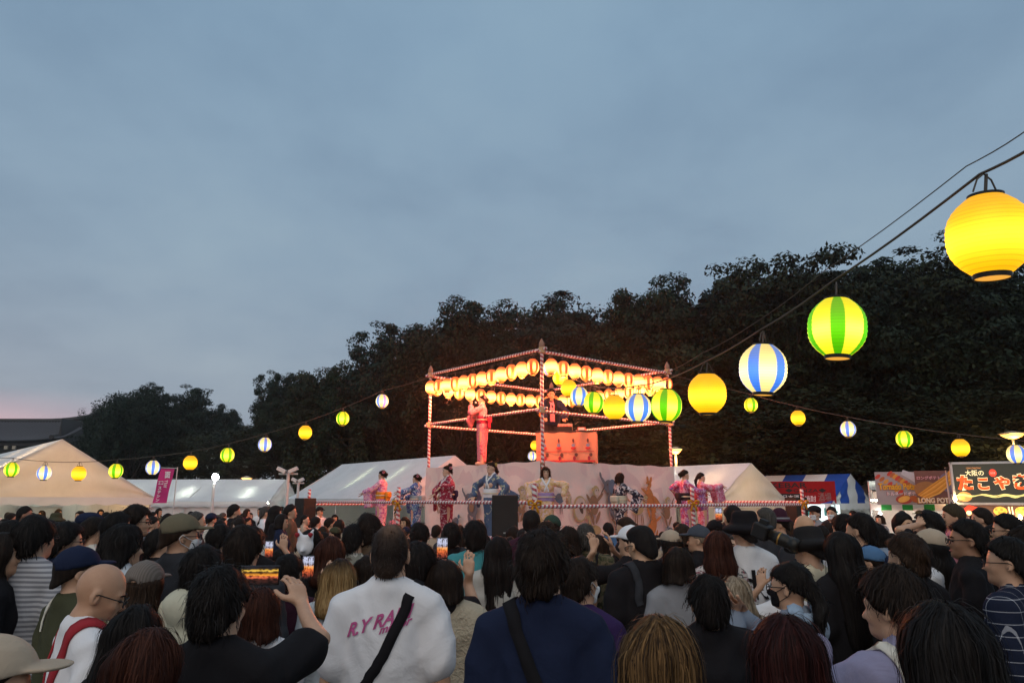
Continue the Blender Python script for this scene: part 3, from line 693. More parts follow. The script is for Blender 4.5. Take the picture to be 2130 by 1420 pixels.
def corner(h, k):   # 0 front, 1 right, 2 back, 3 left
    a = -math.pi / 2 + k * math.pi / 2 + PHI
    return Vector((CX + h * math.cos(a), CY + h * math.sin(a), 0))
HT, HR = 2.9, 5.83
ZD = 1.02
zp = P(1128, 961, 15).z; zm = P(1128, 855, 15).z; zt = P(1128, 731, 15).z; ztop = P(1128, 715, 15).z
tw = empty('festival_tower', (0, 0, 0))
tc4 = [corner(HT, k) for k in range(4)]; rc4 = [corner(HR, k) for k in range(4)]
WOOD = plain('stage_board', (.30, .21, .13), .8)
PANEL = fabric('printed_panel_cloth', (.82, .67, .62), .25, 1.3, pattern=pat_blobs([(.74, .57, .55)], 1.6, .55, 1.0))
SKIRT = fabric('pink_skirt_cloth', (.62, .22, .30), .35, 2)
DB = Vector((0, 0, 0))
# decks of separate boards
def deck(name, h, z, nb):
    c = [corner(h, k) for k in range(4)]; f, r, b, l = c
    for i in range(nb):
        a0, a1 = i / nb + .0008, (i + 1) / nb - .0008
        v = []
        for zz in (z - .05, z):
            for s, t_ in ((0, a0), (1, a0), (1, a1), (0, a1)):
                p = f.lerp(r, s) + (l - f) * t_; v.append((p.x, p.y, zz))
        MB().add(v, [(0, 3, 2, 1), (4, 5, 6, 7), (0, 1, 5, 4), (1, 2, 6, 5), (2, 3, 7, 6), (3, 0, 4, 7)]).obj('deck_board', WOOD, tw)
deck('upper', HT + .05, zp, 22); deck('lower', HR + .02, ZD, 44)
def cloth_side(a, b, z0, z1, m, name, amp=.03, out=.06):
    d = (b - a).normalized(); nrm = Vector((d.y, -d.x, 0)); ln = (b - a).length
    def f(u, v):
        w = amp * (math.sin(u * 31 + 3 * v) * .4 + math.sin(u * 13 - v * 5) * .5 + .6 * math.sin(u * 7 + 2.2 * v + 1)) * (.35 + .65 * math.sin(math.pi * min(1, v * 1.1)))
        p = a.lerp(b, u) + nrm * (out + w); return (p.x, p.y, z0 + (z1 - z0) * v - (.02 * math.sin(u * math.pi * 5) ** 2 if v > .98 else 0))
    return MB().grid(f, 90, 22).obj(name, m, tw, True)
panels = []
for k, (i, j) in enumerate(((3, 0), (0, 1), (1, 2), (2, 3))):
    panels.append(cloth_side(tc4[i], tc4[j], ZD + .02, zp + .03, PANEL, 'cloth_panel'))
    cloth_side(rc4[i], rc4[j], .02, ZD - .02, SKIRT, 'skirt_cloth', .04, .03)
# animals printed on the two panels towards the audience: generic dancing beasts
def blob(pts_fn, a, b, z, m, par):
    pass
def animal(side, u, z, s, kind, flip):
    i, j = ((3, 0), (0, 1))[side]; a, b = tc4[i], tc4[j]; d = (b - a).normalized(); nrm = Vector((d.y, -d.x, 0)); base = a.lerp(b, u)
    mats = {'grey': ink('beast_grey', (.16, .15, .17)), 'brown': ink('beast_brown', (.30, .17, .10)), 'orange': ink('beast_orange', (.55, .20, .06)), 'tan': ink('beast_tan', (.50, .36, .18)), 'slate': ink('beast_slate', (.13, .17, .24)), 'line': ink('beast_line', (.12, .07, .05)), 'pale': ink('beast_pale', (.62, .48, .42))}
    lay = [0]
    def ell(x, zz, rx, rz_, mm, rot=0, nm='printed_beast'):
        lay[0] += 1; pts = []
        for k in range(18):
            t = 2 * math.pi * k / 18; q, w = rx * math.cos(t), rz_ * math.sin(t)
            X = (x + q * math.cos(rot) - w * math.sin(rot)) * flip * s; Z = (zz + q * math.sin(rot) + w * math.cos(rot)) * s
            p = base + d * X + nrm * (.135 + .002 * lay[0]); pts.append((p.x, p.y, ZD + z + Z))
        MB().add(pts, [tuple(range(18))]).obj(nm, mats[mm], panels[side])
    if kind == 'elephant':
        ell(0, .30, .19, .17, 'grey'); ell(.16, .52, .12, .11, 'grey'); ell(.07, .52, .09, .12, 'slate'); ell(.29, .60, .10, .03, 'grey', .9); ell(.36, .70, .06, .025, 'grey', 1.3)
        ell(-.08, .08, .05, .12, 'grey', .3); ell(.1, .08, .05, .12, 'grey', -.4); ell(.02, .33, .09, .10, 'brown'); ell(.2, .55, .014, .018, 'line')
    elif kind == 'monkey':
        ell(0, .28, .11, .17, 'brown', .15); ell(.05, .52, .085, .09, 'tan'); ell(.07, .50, .055, .06, 'pale'); ell(-.03, .54, .03, .035, 'tan'); ell(.13, .40, .13, .03, 'brown', .7); ell(-.12, .36, .13, .03, 'brown', 2.2)
        ell(-.06, .06, .035, .12, 'brown', .3); ell(.08, .07, .035, .12, 'brown', -.5); ell(-.16, .2, .12, .02, 'brown', -.7); ell(.05, .53, .01, .013, 'line'); ell(.1, .53, .01, .013, 'line'); ell(.2, .52, .09, .012, 'line', .9)
    elif kind == 'fox':
        ell(0, .28, .10, .18, 'orange', -.2); ell(.03, .52, .075, .07, 'orange'); ell(.11, .50, .06, .03, 'pale', -.2); ell(-.03, .60, .03, .055, 'orange', .3); ell(.06, .61, .03, .055, 'orange', -.2)
        ell(-.17, .22, .15, .05, 'orange', .8); ell(-.05, .06, .03, .13, 'orange', .35); ell(.07, .07, .03, .13, 'orange', -.3); ell(.14, .40, .12, .028, 'orange', .5); ell(.04, .53, .01, .012, 'line')
    elif kind == 'drum':
        ell(0, .3, .17, .22, 'tan'); ell(.01, .3, .14, .19, 'pale'); ell(.02, .30, .04, .09, 'line', .4); ell(.04, .38, .03, .03, 'line')
    elif kind == 'bird':
        ell(0, .3, .12, .10, 'slate'); ell(.12, .42, .05, .05, 'slate'); ell(.2, .41, .04, .014, 'tan'); ell(-.14, .32, .1, .04, 'slate', -.4); ell(0, .1, .012, .12, 'line'); ell(.05, .1, .012, .12, 'line'); ell(-.02, .34, .1, .05, 'grey', .3)
    elif kind == 'deer':
        ell(0, .32, .18, .10, 'tan', .2); ell(.19, .48, .04, .13, 'tan', -.4); ell(.26, .60, .07, .04, 'tan', -.2); ell(.22, .72, .01, .09, 'brown', .3); ell(.28, .72, .01, .09, 'brown', -.3)
        for q in (-.12, -.06, .08, .13): ell(q, .1, .018, .14, 'brown', q)
for (sd_, u, z, s, kd, fl) in ((0, .17, .62, .85, 'monkey', 1), (0, .33, .15, .9, 'bird', 1), (0, .48, .40, 1.0, 'elephant', -1), (0, .62, .10, 1.0, 'deer', 1), (0, .74, .55, .9, 'fox', -1), (0, .87, .5, 1.1, 'monkey', 1),
                               (0, .95, .05, 1.0, 'elephant', 1), (1, .08, .62, 1.0, 'bird', 1), (1, .22, .35, 1.2, 'drum', 1), (1, .32, .45, 1.2, 'monkey', 1), (1, .33, .0, .9, 'deer', -1), (1, .48, .52, 1.25, 'elephant', -1), (1, .50, .02, 1.0, 'monkey', -1),
                               (1, .66, .35, 1.0, 'deer', 1), (1, .76, .55, 1.3, 'fox', -1), (1, .78, .03, 1.1, 'fox', 1), (1, .90, .35, 1.0, 'monkey', 1), (1, .92, .0, .7, 'bird', -1)):
    animal(sd_, u, z, s, kd, fl)
U = Vector((0, 0, 1))
for k in range(4):
    pole('post', tc4[k] + U * (ZD), tc4[k] + U * (ztop if k == 0 else ztop + .03), .034, STR, tw)
    a, b = tc4[k], tc4[(k + 1) % 4]; d = (b - a).normalized()
    off = .05 * (k % 2)
    pole('rail', a - d * .14 + U * (zt + off), b + d * .14 + U * (zt + off), .030, STR, tw)
    pole('rail', a - d * .14 + U * (zm + off), b + d * .14 + U * (zm + off), .029, STR, tw)
    MB().lathe([(.001, .10), (.03, .05), (.055, 0), (.06, -.06), (.045, -.1)], 10).obj('post_cap', plain('cap_wood', (.35, .2, .14), .8), tw, True, loc=tc4[k] + U * (ztop + .02))
    MB().box((0, 0, 0), (.13, .13, .12)).obj('lashing', plain('rope_lashing', (.62, .40, .22), .9), tw, loc=tc4[k] + U * (zm + .03))
    MB().box((0, 0, 0), (.12, .12, .12)).obj('lashing', plain('rope_lashing', (.62, .40, .22), .9), tw, loc=tc4[k] + U * (zt + .03))
BOWM = fabric('gold_bow_cloth', (.60, .27, .02), .3, 8)
def bow(p):
    mb = MB()
    for s in (-1, 1):
        mb.tube([(0, 0, 0), (s * .07, -.02, .07), (s * .14, -.02, .06), (s * .13, -.02, -.01), (s * .05, -.01, -.02), (0, 0, 0)], [.015, .03, .035, .03, .02, .012], 7)
        mb.tube([(0, -.01, 0), (s * .05, -.03, -.09), (s * .08, -.03, -.2)], [.014, .026, .03], 7)
    mb.tube([(-.03, -.03, 0), (.03, -.03, 0)], .035, 8)
    mb.obj('bow', BOWM, tw, True, loc=p, scale=.72)
ZR1, ZR0 = 1.80, 1.22
for k in range(4):
    a, b = rc4[k], rc4[(k + 1) % 4]; d = (b - a).normalized(); mid = (a + b) / 2
    off = .06 * (k % 2)
    for p in (a, mid):
        pole('post', p + U * .02, p + U * 2.16, .038, STR, tw); bow(p + Vector((0, -.06, ZR1 + .04)))
    pole('rail', a - d * .1 + U * (ZR1 + off), mid + U * (ZR1 + off), .031, STR, tw); pole('rail', mid + U * (ZR1 + off + .004), b + d * .1 + U * (ZR1 + off + .004), .031, STR, tw)
    pole('rail', a - d * .1 + U * (ZR0 + off), b + d * .1 + U * (ZR0 + off), .030, STR, tw)
tag(tw, 'two-tier festival tower with red and white wrapped poles and printed panels', 'tower')

# ------------------------------------------------------------------ paper lanterns
def lantern_mat(name, lightc, dark, n=5, duty=.40, s=1.0, top=None, phase=0., edge=None, core=None):
    m, t, b = newmat(name); b.inputs['Roughness'].default_value = .6; b.inputs['Base Color'].default_value = (*[min(.4, q * .3) for q in lightc], 1)
    tc = N(t, 'ShaderNodeTexCoord'); o = sep(t, tc.outputs['Object'])
    an = math_n(t, 'DIVIDE', math_n(t, 'ARCTAN2', o[1], o[0]), 2 * math.pi)
    c = lightc
    z = math_n(t, 'MULTIPLY', math_n(t, 'ADD', o[2], .035), 11)
    hot = math_n(t, 'DIVIDE', 1.5, math_n(t, 'ADD', 1.0, math_n(t, 'MULTIPLY', z, z)))
    if core: c = mixc(t, math_n(t, 'MULTIPLY', math_n(t, 'POWER', math_n(t, 'DIVIDE', hot, 1.5), 2.0), .45), c, core)
    if dark:
        w = math_n(t, 'FRACT', math_n(t, 'ADD', math_n(t, 'MULTIPLY', an, n), phase)); dd = math_n(t, 'ABSOLUTE', math_n(t, 'SUBTRACT', w, .5))
        c = mixc(t, ramp(t, dd, [(duty / 2 - .02, (1, 1, 1)), (duty / 2 + .02, (0, 0, 0))]), c, dark)
    if top:
        c = mixc(t, ramp(t, o[2], [(.06, (0, 0, 0)), (.12, (1, 1, 1))]), c, top)
    if edge:
        az = math_n(t, 'ABSOLUTE', math_n(t, 'ADD', o[2], .02)); c = mixc(t, ramp(t, az, [(.05, (0, 0, 0)), (.145, (1, 1, 1))]), c, edge)
    n2 = N(t, 'ShaderNodeTexNoise'); n2.inputs['Scale'].default_value = 6; L(t, tc.outputs['Object'], n2.inputs['Vector'])
    rib = math_n(t, 'GREATER_THAN', math_n(t, 'FRACT', math_n(t, 'MULTIPLY', math_n(t, 'ADD', o[2], .5), 54)), .80)
    fall = math_n(t, 'ADD', math_n(t, 'ADD', .42, hot), math_n(t, 'MULTIPLY', n2.outputs[0], .35))  # bulb glow and rib shadows are put into the paper's emission by height
    L(t, c if not isinstance(c, tuple) else mixc(t, 0.0, c, c), b.inputs['Emission Color']); L(t, math_n(t, 'MULTIPLY', math_n(t, 'MULTIPLY', fall, math_n(t, 'SUBTRACT', 1.0, math_n(t, 'MULTIPLY', rib, .22))), s), b.inputs['Emission Strength'])
    return m
LM = {'yellow': lantern_mat('lantern_yellow', (1.1, .50, .0), None, s=.95, core=(1.3, 1.0, .06)),
      'green': lantern_mat('lantern_green', (.98, .80, .0), (.045, .42, .0), s=.95, core=(1.2, 1.15, .22)),
      'blue': lantern_mat('lantern_blue', (1.05, .78, .26), (.02, .17, .72), s=.95, core=(1.2, 1.1, .55)),
      'red': lantern_mat('lantern_red', (1.9, .78, .16), (.62, .016, .002), n=6, duty=.50, s=1.1, edge=(1.0, .06, .003), core=(2.2, 1.2, .35)),
      'pale': lantern_mat('lantern_pale', (1.9, .80, .17), None, s=1.1, edge=(1.1, .08, .004), core=(2.2, 1.3, .4))}
BLK = plain('black_lacquer', (.012, .011, .011), .5); WIRE = plain('lantern_wire', (.10, .08, .065), .6)
GLOW = emit('lantern_mouth', (1, .45, .06), .9)
def lantern_meshes(r, h, ribs, n):
    prof = []
    k = ribs * 2
    for i in range(k + 1):
        a = (i / k - .5) * 2; z = a * h / 2; rr = r * (1 - abs(a) ** 2.6 * .60); prof.append((rr * (1.0 if i % 2 else .982), z))
    body = MB().lathe(prof, n).mesh('shade', True)
    ring = MB().lathe([(r * .36, h / 2 - .010), (r * .43, h / 2 - .010), (r * .43, h / 2 + .008), (r * .36, h / 2 + .008), (.001, h / 2 + .006)], n).mesh('top_ring')
    bot = MB().lathe([(r * .42, -h / 2 + .010), (r * .44, -h / 2 + .010), (r * .44, -h / 2 - .016), (r * .41, -h / 2 - .016), (r * .41, -h / 2 + .0)], n).mesh('bottom_ring')
    mouth = MB().lathe([(r * .40, -h / 2 - .012), (.001, -h / 2 - .012)], n).mesh('mouth')
    hg = MB().tube([(-r * .34, 0, h / 2 + .02), (-r * .2, 0, h / 2 + .075), (0, 0, h / 2 + .10), (r * .2, 0, h / 2 + .075), (r * .34, 0, h / 2 + .02)], .004, 5).tube([(0, 0, h / 2 + .01), (.012, 0, h / 2 + .10)], .007, 5).mesh('hanger')
    return body, ring, bot, mouth, hg
LA = lantern_meshes(.16, .335, 13, 30); LB = lantern_meshes(.135, .325, 11, 16); LC = lantern_meshes(.16, .335, 9, 18)
def lantern(c, col, label, group, ms=LA, rz=None, tilt=0):
    e = empty('paper_lantern', c); e.rotation_euler = (tilt, 0, rnd.uniform(0, 6.28) if rz is None else rz)
    for nm, me, m in zip(('shade', 'top_ring', 'bottom_ring', 'mouth', 'hanger'), ms, (LM[col], BLK, BLK, GLOW, WIRE)): link(nm, me, m, e)
    tag(e, label, 'lantern', group)
    return e
def cable(name, pts, r, label, sub=6):
    out = []
    for i in range(len(pts) - 1):
        for k in range(sub): out.append(Vector(pts[i]).lerp(Vector(pts[i + 1]), k / sub) - U * (.012 * math.sin(math.pi * k / sub)))
    out.append(Vector(pts[-1]))
    tag(MB().tube(out, r, 5).obj(name, WIRE, smooth=True), label, 'cable')
# near string, running from above the camera's right to the tower
near = [(2057, 490, 167, 'yellow'), (1741, 681, 118, 'green'), (1587, 767, 97, 'blue'), (1471, 818, 78, 'yellow'), (1386, 843, 63, 'green'), (1327, 848, 54, 'blue'), (1278, 847, 47, 'yellow'), (1235, 837, 41, 'green'),
        (1205, 824, 36.5, 'blue'), (1183, 807, 33, 'yellow'), (1165, 785, 30.5, 'green'), (1143, 766, 29, 'blue')]
nl = ['big plain yellow lantern at the right edge, nearest of all', 'large yellow lantern with green stripes before the trees', 'large cream lantern with blue stripes, third from the right edge', 'plain yellow lantern just right of the tower',
      'green striped lantern in front of the tower right post', 'blue striped lantern beside the tower right post', 'plain yellow lantern under the tower lanterns, middle of the near string', 'green striped lantern above the draped table',
      'blue striped lantern above the draped table edge', 'plain yellow lantern right of the happi-coat man', 'small green striped lantern near the tower corner post', 'small blue striped lantern touching the tower corner post']
anch = []
for (x, y, d, c), lab in zip(near, nl):
    Y = F * .32 / d * .99; p = P(x, y, Y); lantern(p, c, lab, 'lanterns on the near string', LA, rz={'green': 1.1, 'blue': .75}.get(c, 0) + p.x * .05, tilt=R(4)); anch.append(p + U * .275)
e0 = P(2215, 262, 2.50)
st_ = (anch[0] - anch[1]) * .8; st_.z = .34
back = [e0 + st_ * i + U * (.05 * i * i) for i in range(0, 6)]
for i, p in enumerate(back[1:4]):
    lantern(p - U * .275, ['blue', 'green', 'yellow'][i], ['blue striped lantern on the near string beyond the picture edge', 'green striped lantern on the near string overhead', 'yellow lantern on the near string behind the viewer'][i], 'lanterns on the near string', LC)
cable('lantern_cable', back[::-1] + anch + [tc4[0].lerp(tc4[2], .5) + U * (zt + .1)], .0065, 'thick dark cable carrying the near row of lanterns')
cable('support_wire', [q + Vector((-.02, .03, .07)) for q in back[::-1]] + [q + Vector((-.02, .05, .06 + .02 * (i % 2))) for i, q in enumerate(anch)], .0028, 'thin support wire above the near lantern cable')
# far strings
def farstring(items, labels, group, endp, name, lab, start=None):
    an = [] if start is None else [start]
    for (x, y, d, c), l in zip(items, labels):
        p = P(x, y, F * .32 / d * .99); lantern(p, c, l, group, LC); an.append(p + U * .27)
    cable(name, an + [endp], .007, lab, 5)
C3 = ('yellow', 'blue', 'green')
lf = [(24, 976, 27, 'green'), (92, 983, 27, 'blue'), (164, 984, 27, 'yellow'), (241, 979, 27, 'green'), (318, 972, 27, 'blue'), (396, 962, 27, 'yellow'), (473, 946, 27, 'green'), (551, 924, 26.5, 'blue'), (635, 899, 26.5, 'yellow'), (713, 870, 26, 'green'), (795, 834, 26, 'blue')]
ll = ['green lantern at the far left edge, before the tan tent', 'blue striped lantern left on the tan tent gable', 'yellow lantern in the middle of the tan tent gable', 'green lantern at the slope of the tan tent gable', 'blue striped lantern beside the pink banner flag',
      'yellow lantern right of the pink banner flag', 'green lantern above the glaring floodlight', 'blue striped lantern above the long white tent', 'yellow lantern above the unlit floodlight poles', 'green lantern second from the top of the left string', 'blue striped lantern topmost on the left string']
farstring(lf, ll, 'lanterns on the left string', tc4[3] + U * (zt - .02), 'lantern_cable', 'thin cable of the left lantern string rising to the tower', P(-120, 945, 19))
rf = [(1562, 842, 27, 'green'), (1660, 869, 28.5, 'yellow'), (1764, 892, 30, 'blue'), (1881, 913, 31.5, 'green'), (1998, 931, 33.5, 'yellow'), (2114, 944, 35, 'blue')]
rl = ['small green lantern under the big blue striped one', 'small yellow lantern against the dark trees on the right', 'small blue striped lantern above the striped tent', 'small green lantern above the potato banners', 'small yellow lantern above the takoyaki sign', 'blue striped lantern at the lower right edge']
farstring(rf[::-1], rl[::-1], 'lanterns on the right string', tc4[1] + U * (zt - .02), 'lantern_cable', 'thin cable of the right lantern string behind the stalls', P(2260, 935, 12.5))
bk = [(1113, 926, 19, 'yellow'), (1107, 948, 18, 'blue')]
for (x, y, d, c), l in zip(bk, ['small yellow lantern seen through the tower beside the table', 'small pale blue striped lantern below the yellow one at the table']):
    lantern(P(x, y, F * .32 / d), c, l, 'lanterns behind the tower', LC)
cable('lantern_cable', [tc4[2] + U * (zt - .1)] + [P(x, y, F * .32 / d) + U * .27 for x, y, d, c in bk] + [P(1103, 962, 32)], .007, 'thin cable of lanterns running back behind the tower')
# red and white lanterns round the top of the tower
ORD = ['first', 'second', 'third', 'fourth', 'fifth', 'sixth']; FROM = ['corner', 'right', 'back', 'left']
SIDE = ['front right side', 'back right side', 'back left side', 'front left side']
for k in range(4):
    a, b = tc4[k], tc4[(k + 1) % 4]; d = (b - a).normalized(); nrm = Vector((d.y, -d.x, 0)); n = 12
    pts = []
    for i in range(n):
        u = (i + .5) / n; p = a.lerp(b, u) + nrm * (.10 if k in (0, 3) else -.05); z = zt - .30 - .05 * math.sin(math.pi * u)
        c = 'red' if i % 2 else 'pale'
        le = lantern((p.x, p.y, z), c, '%s %s lantern from the %s post, %s of the tower top' % (ORD[i // 2], 'red striped' if c == 'red' else 'pale orange', FROM[k], SIDE[k]), '%s lanterns, %s of the tower' % (c, SIDE[k]), LB)
        if i % 3 == 1:
            ld = bpy.data.lights.new('lantern_bulb', 'POINT'); ld.energy = 105; ld.color = (1, .23, .09); ld.shadow_soft_size = .08
            lo = bpy.data.objects.new('lantern_bulb', ld); COL.objects.link(lo); lo.parent = le; lo.location = (0, 0, -.27)
        pts.append(Vector((p.x, p.y, z + .265)))
    cable('lantern_wire', [Vector((pts[0].x, pts[0].y, zt - .03)) - d * .1] + pts + [Vector((pts[-1].x, pts[-1].y, zt - .03)) + d * .1], .005, 'wire of tower lanterns on the ' + SIDE[k], 2)

# ------------------------------------------------------------------ things on and round the stage
def table():
    c = P(1180, 960, 16.2); e = empty('draped_table', (c.x, 16.2, zp), R(-9))
    CL = fabric('orange_print_cloth', (.80, .33, .20), .25, 3)
    def f(u, v):
        return ((u - .5) * 1.28, -.3 + .012 * math.sin(u * 21 + 2 * v), .04 + .64 * v)
    fr = MB().grid(f, 30, 8).obj('table_cloth', CL, e, True)
    MB().grid(lambda u, v: (-.64 + .012 * math.sin(u * 9), -.3 + .6 * u, .04 + .64 * v), 8, 6).obj('side_cloth', CL, e, True); MB().grid(lambda u, v: (.64 + .012 * math.sin(u * 9), -.3 + .6 * u, .04 + .64 * v), 8, 6).obj('side_cloth', CL, e, True)
    MB().box((0, 0, .70), (1.30, .62, .03)).obj('table_top', plain('table_black', (.03, .025, .025), .5), e)
    for sx_ in (-.58, .58):
        for sy in (-.24, .24): MB().tube([(sx_, sy, 0), (sx_, sy, .68)], .02, 6).obj('leg', POLE, e)
    for i in range(4):
        x = -.46 + i * .31
        for (dx, z, rx, rz_, m) in ((0, .50, .022, .045, ink('print_brown', (.14, .06, .05))), (0, .40, .04, .035, ink('print_blue', (.25, .28, .4))), (0, .34, .055, .03, ink('print_red', (.65, .05, .05))), (.06, .20, .035, .04, ink('print_brown', (.14, .06, .05))), (.02, .13, .03, .045, ink('print_wine', (.35, .03, .06)))):
            pts = [(x + dx + rx * math.cos(6.283 * k / 14), .0, z + rz_ * math.sin(6.283 * k / 14)) for k in range(14)]
            MB().add([(a, -.325 - .0004 * i, b) for a, _, b in pts], [tuple(range(14))]).obj('printed_motif', m, fr)
    MB().box((0, -.322, .27), (1.2, .004, .012)).obj('printed_line', ink('print_red', (.65, .05, .05)), fr); MB().box((0, -.322, .07), (1.24, .004, .035)).obj('printed_line', ink('print_red', (.65, .05, .05)), fr)
    tag(e, 'table draped in orange printed cloth on the upper stage', 'table')
    g = empty('drum_mixer', (c.x - .05, 16.15, zp + .72), R(-9)); MB().box((0, 0, .05), (.34, .25, .09)).obj('case', BLK, g)
    for i in range(5): MB().box((-.13 + .065 * i, -.05, .105), (.03, .12, .03)).obj('fader', plain('fader_red', (.5, .1, .08), .5), g)
    MB().box((0, .1, .15), (.32, .03, .14), Matrix.Rotation(-.3, 4, 'X')).obj('back_panel', plain('mixer_panel', (.2, .16, .15), .5), g)
    tag(g, 'small black mixing console on the draped table', 'mixer')
    g = empty('control_box', (c.x + .32, 16.15, zp + .72), R(-9)); MB().box((0, 0, .045), (.17, .14, .09)).obj('case', plain('box_red', (.35, .12, .1), .6), g); MB().box((0, -.072, .05), (.13, .008, .05)).obj('front_panel', POLE, g)
    tag(g, 'small box right of the console on the draped table', 'box')
table()
def speaker(c, w, d, h, rz, label, stand=True):
    e = empty('loudspeaker', (c[0], c[1], 0), rz); z = c[2]
    cab = plain('speaker_black', (.016, .015, .015), .55)
    mb = MB(); pts = [(-w / 2, -d / 2), (w / 2, -d / 2), (w / 2 * .8, d / 2), (-w / 2 * .8, d / 2)]
    mb.add([(x, y, z + q) for q in (-h / 2, h / 2) for x, y in pts], [(3, 2, 1, 0), (4, 5, 6, 7), (0, 1, 5, 4), (1, 2, 6, 5), (2, 3, 7, 6), (3, 0, 4, 7)])
    o = mb.obj('cabinet', cab, e); bv = o.modifiers.new('b', 'BEVEL'); bv.width = .012; bv.segments = 2
    MB().box((0, -d / 2 - .006, z), (w * .9, .012, h * .92)).obj('grille', plain('grille_black', (.022, .021, .02), .75), e)
    MB().box((0, d / 2 + .002, z + .02), (.10, .012, .16)).obj('handle', plain('handle_black', (.01, .01, .01), .4), e)
    MB().box((.0, -d / 2 - .016, z - h * .40), (.05, .004, .02)).obj('badge', plain('badge_grey', (.3, .3, .3), .4), e)
    if stand:
        MB().tube([(0, 0, .25), (0, 0, z - h / 2)], .018, 8).obj('pole', BLK, e)
        for k in range(3):
            a = k * 2.094 + .3; MB().tube([(0, 0, .75), (.42 * math.cos(a), .42 * math.sin(a), .015)], .014, 6).obj('leg', BLK, e)
    tag(e, label, 'loudspeaker')
q = P(1048, 1072, 11.2); speaker((q.x, q.y, q.z), .385, .36, .595, R(6), 'black loudspeaker facing out below the blue-robed dancer')
q = P(633, 1066, 17.4); speaker((q.x, q.y, q.z), .36, .36, .66, R(150), 'black loudspeaker at the left corner of the stage')
q = P(1637, 1060, 18.4); speaker((q.x + .25, q.y, q.z), .42, .36, .6, R(200), 'dark loudspeaker at the right corner of the stage')
def rack():
    q = P(692, 1090, 15.6); e = empty('equipment_case', (q.x, 15.6, 0), R(30))
    MB().box((0, 0, .76), (.48, .4, 1.16)).obj('case', plain('case_plum', (.035, .012, .016), .6), e); MB().box((0, -.205, 1.2), (.42, .012, .16)).obj('front_panel', BLK, e); MB().box((0, 0, 1.35), (.50, .42, .02)).obj('lid', BLK, e)
    for s in (-.2, .2): MB().box((s, 0, .1), (.05, .3, .18)).obj('foot', BLK, e)
    tag(e, 'dark equipment case before the left stage rail', 'equipment case')
rack()

# ------------------------------------------------------------------ people: distance fields meshed with surface nets
def surfnet(v, X, Y, Z):
    s = v < 0
    c = np.zeros(tuple(n - 1 for n in v.shape), np.uint8)
    for a in (0, 1):
        for b in (0, 1):
            for e in (0, 1): c += s[a:c.shape[0] + a, b:c.shape[1] + b, e:c.shape[2] + e]
    act = (c > 0) & (c < 8); i, j, k = np.nonzero(act)
    idx = np.full(c.shape, -1, np.int32); idx[act] = np.arange(len(i))
    acc = np.zeros((len(i), 3)); cnt = np.zeros(len(i))
    cs = [(a, b, e) for a in (0, 1) for b in (0, 1) for e in (0, 1)]
    for p in cs:
        for ax in range(3):
            if p[ax]: continue
            q = list(p); q[ax] = 1
            va = v[i + p[0], j + p[1], k + p[2]]; vb = v[i + q[0], j + q[1], k + q[2]]
            m = (va < 0) != (vb < 0); t = va[m] / (va[m] - vb[m])
            A = np.stack([X[i[m] + p[0]], Y[j[m] + p[1]], Z[k[m] + p[2]]], 1); B = np.stack([X[i[m] + q[0]], Y[j[m] + q[1]], Z[k[m] + q[2]]], 1)
            acc[m] += A + (B - A) * t[:, None]; cnt[m] += 1
    verts = acc / cnt[:, None]; quads = []
    def faces(ch, ins, cells):
        w = np.nonzero(ch); pos = ins[w]
        ids = [idx[tuple(w[d] + o[d] for d in range(3))] for o in cells]
        q = np.stack(ids, 1); q[~pos] = q[~pos][:, ::-1]; quads.append(q)
    ch = s[:-1] != s[1:]; ch[:, 0] = ch[:, -1] = False; ch[:, :, 0] = ch[:, :, -1] = False
    faces(ch, s[:-1], [(0, -1, -1), (0, 0, -1), (0, 0, 0), (0, -1, 0)])
    ch = s[:, :-1] != s[:, 1:]; ch[0] = ch[-1] = False; ch[:, :, 0] = ch[:, :, -1] = False
    faces(ch, s[:, :-1], [(-1, 0, -1), (-1, 0, 0), (0, 0, 0), (0, 0, -1)])
    ch = s[:, :, :-1] != s[:, :, 1:]; ch[0] = ch[-1] = False; ch[:, 0] = ch[:, -1] = False
    faces(ch, s[:, :, :-1], [(-1, -1, 0), (0, -1, 0), (0, 0, 0), (-1, 0, 0)])
    return verts, np.concatenate(quads)
def vec(*a): return np.array(a, float)
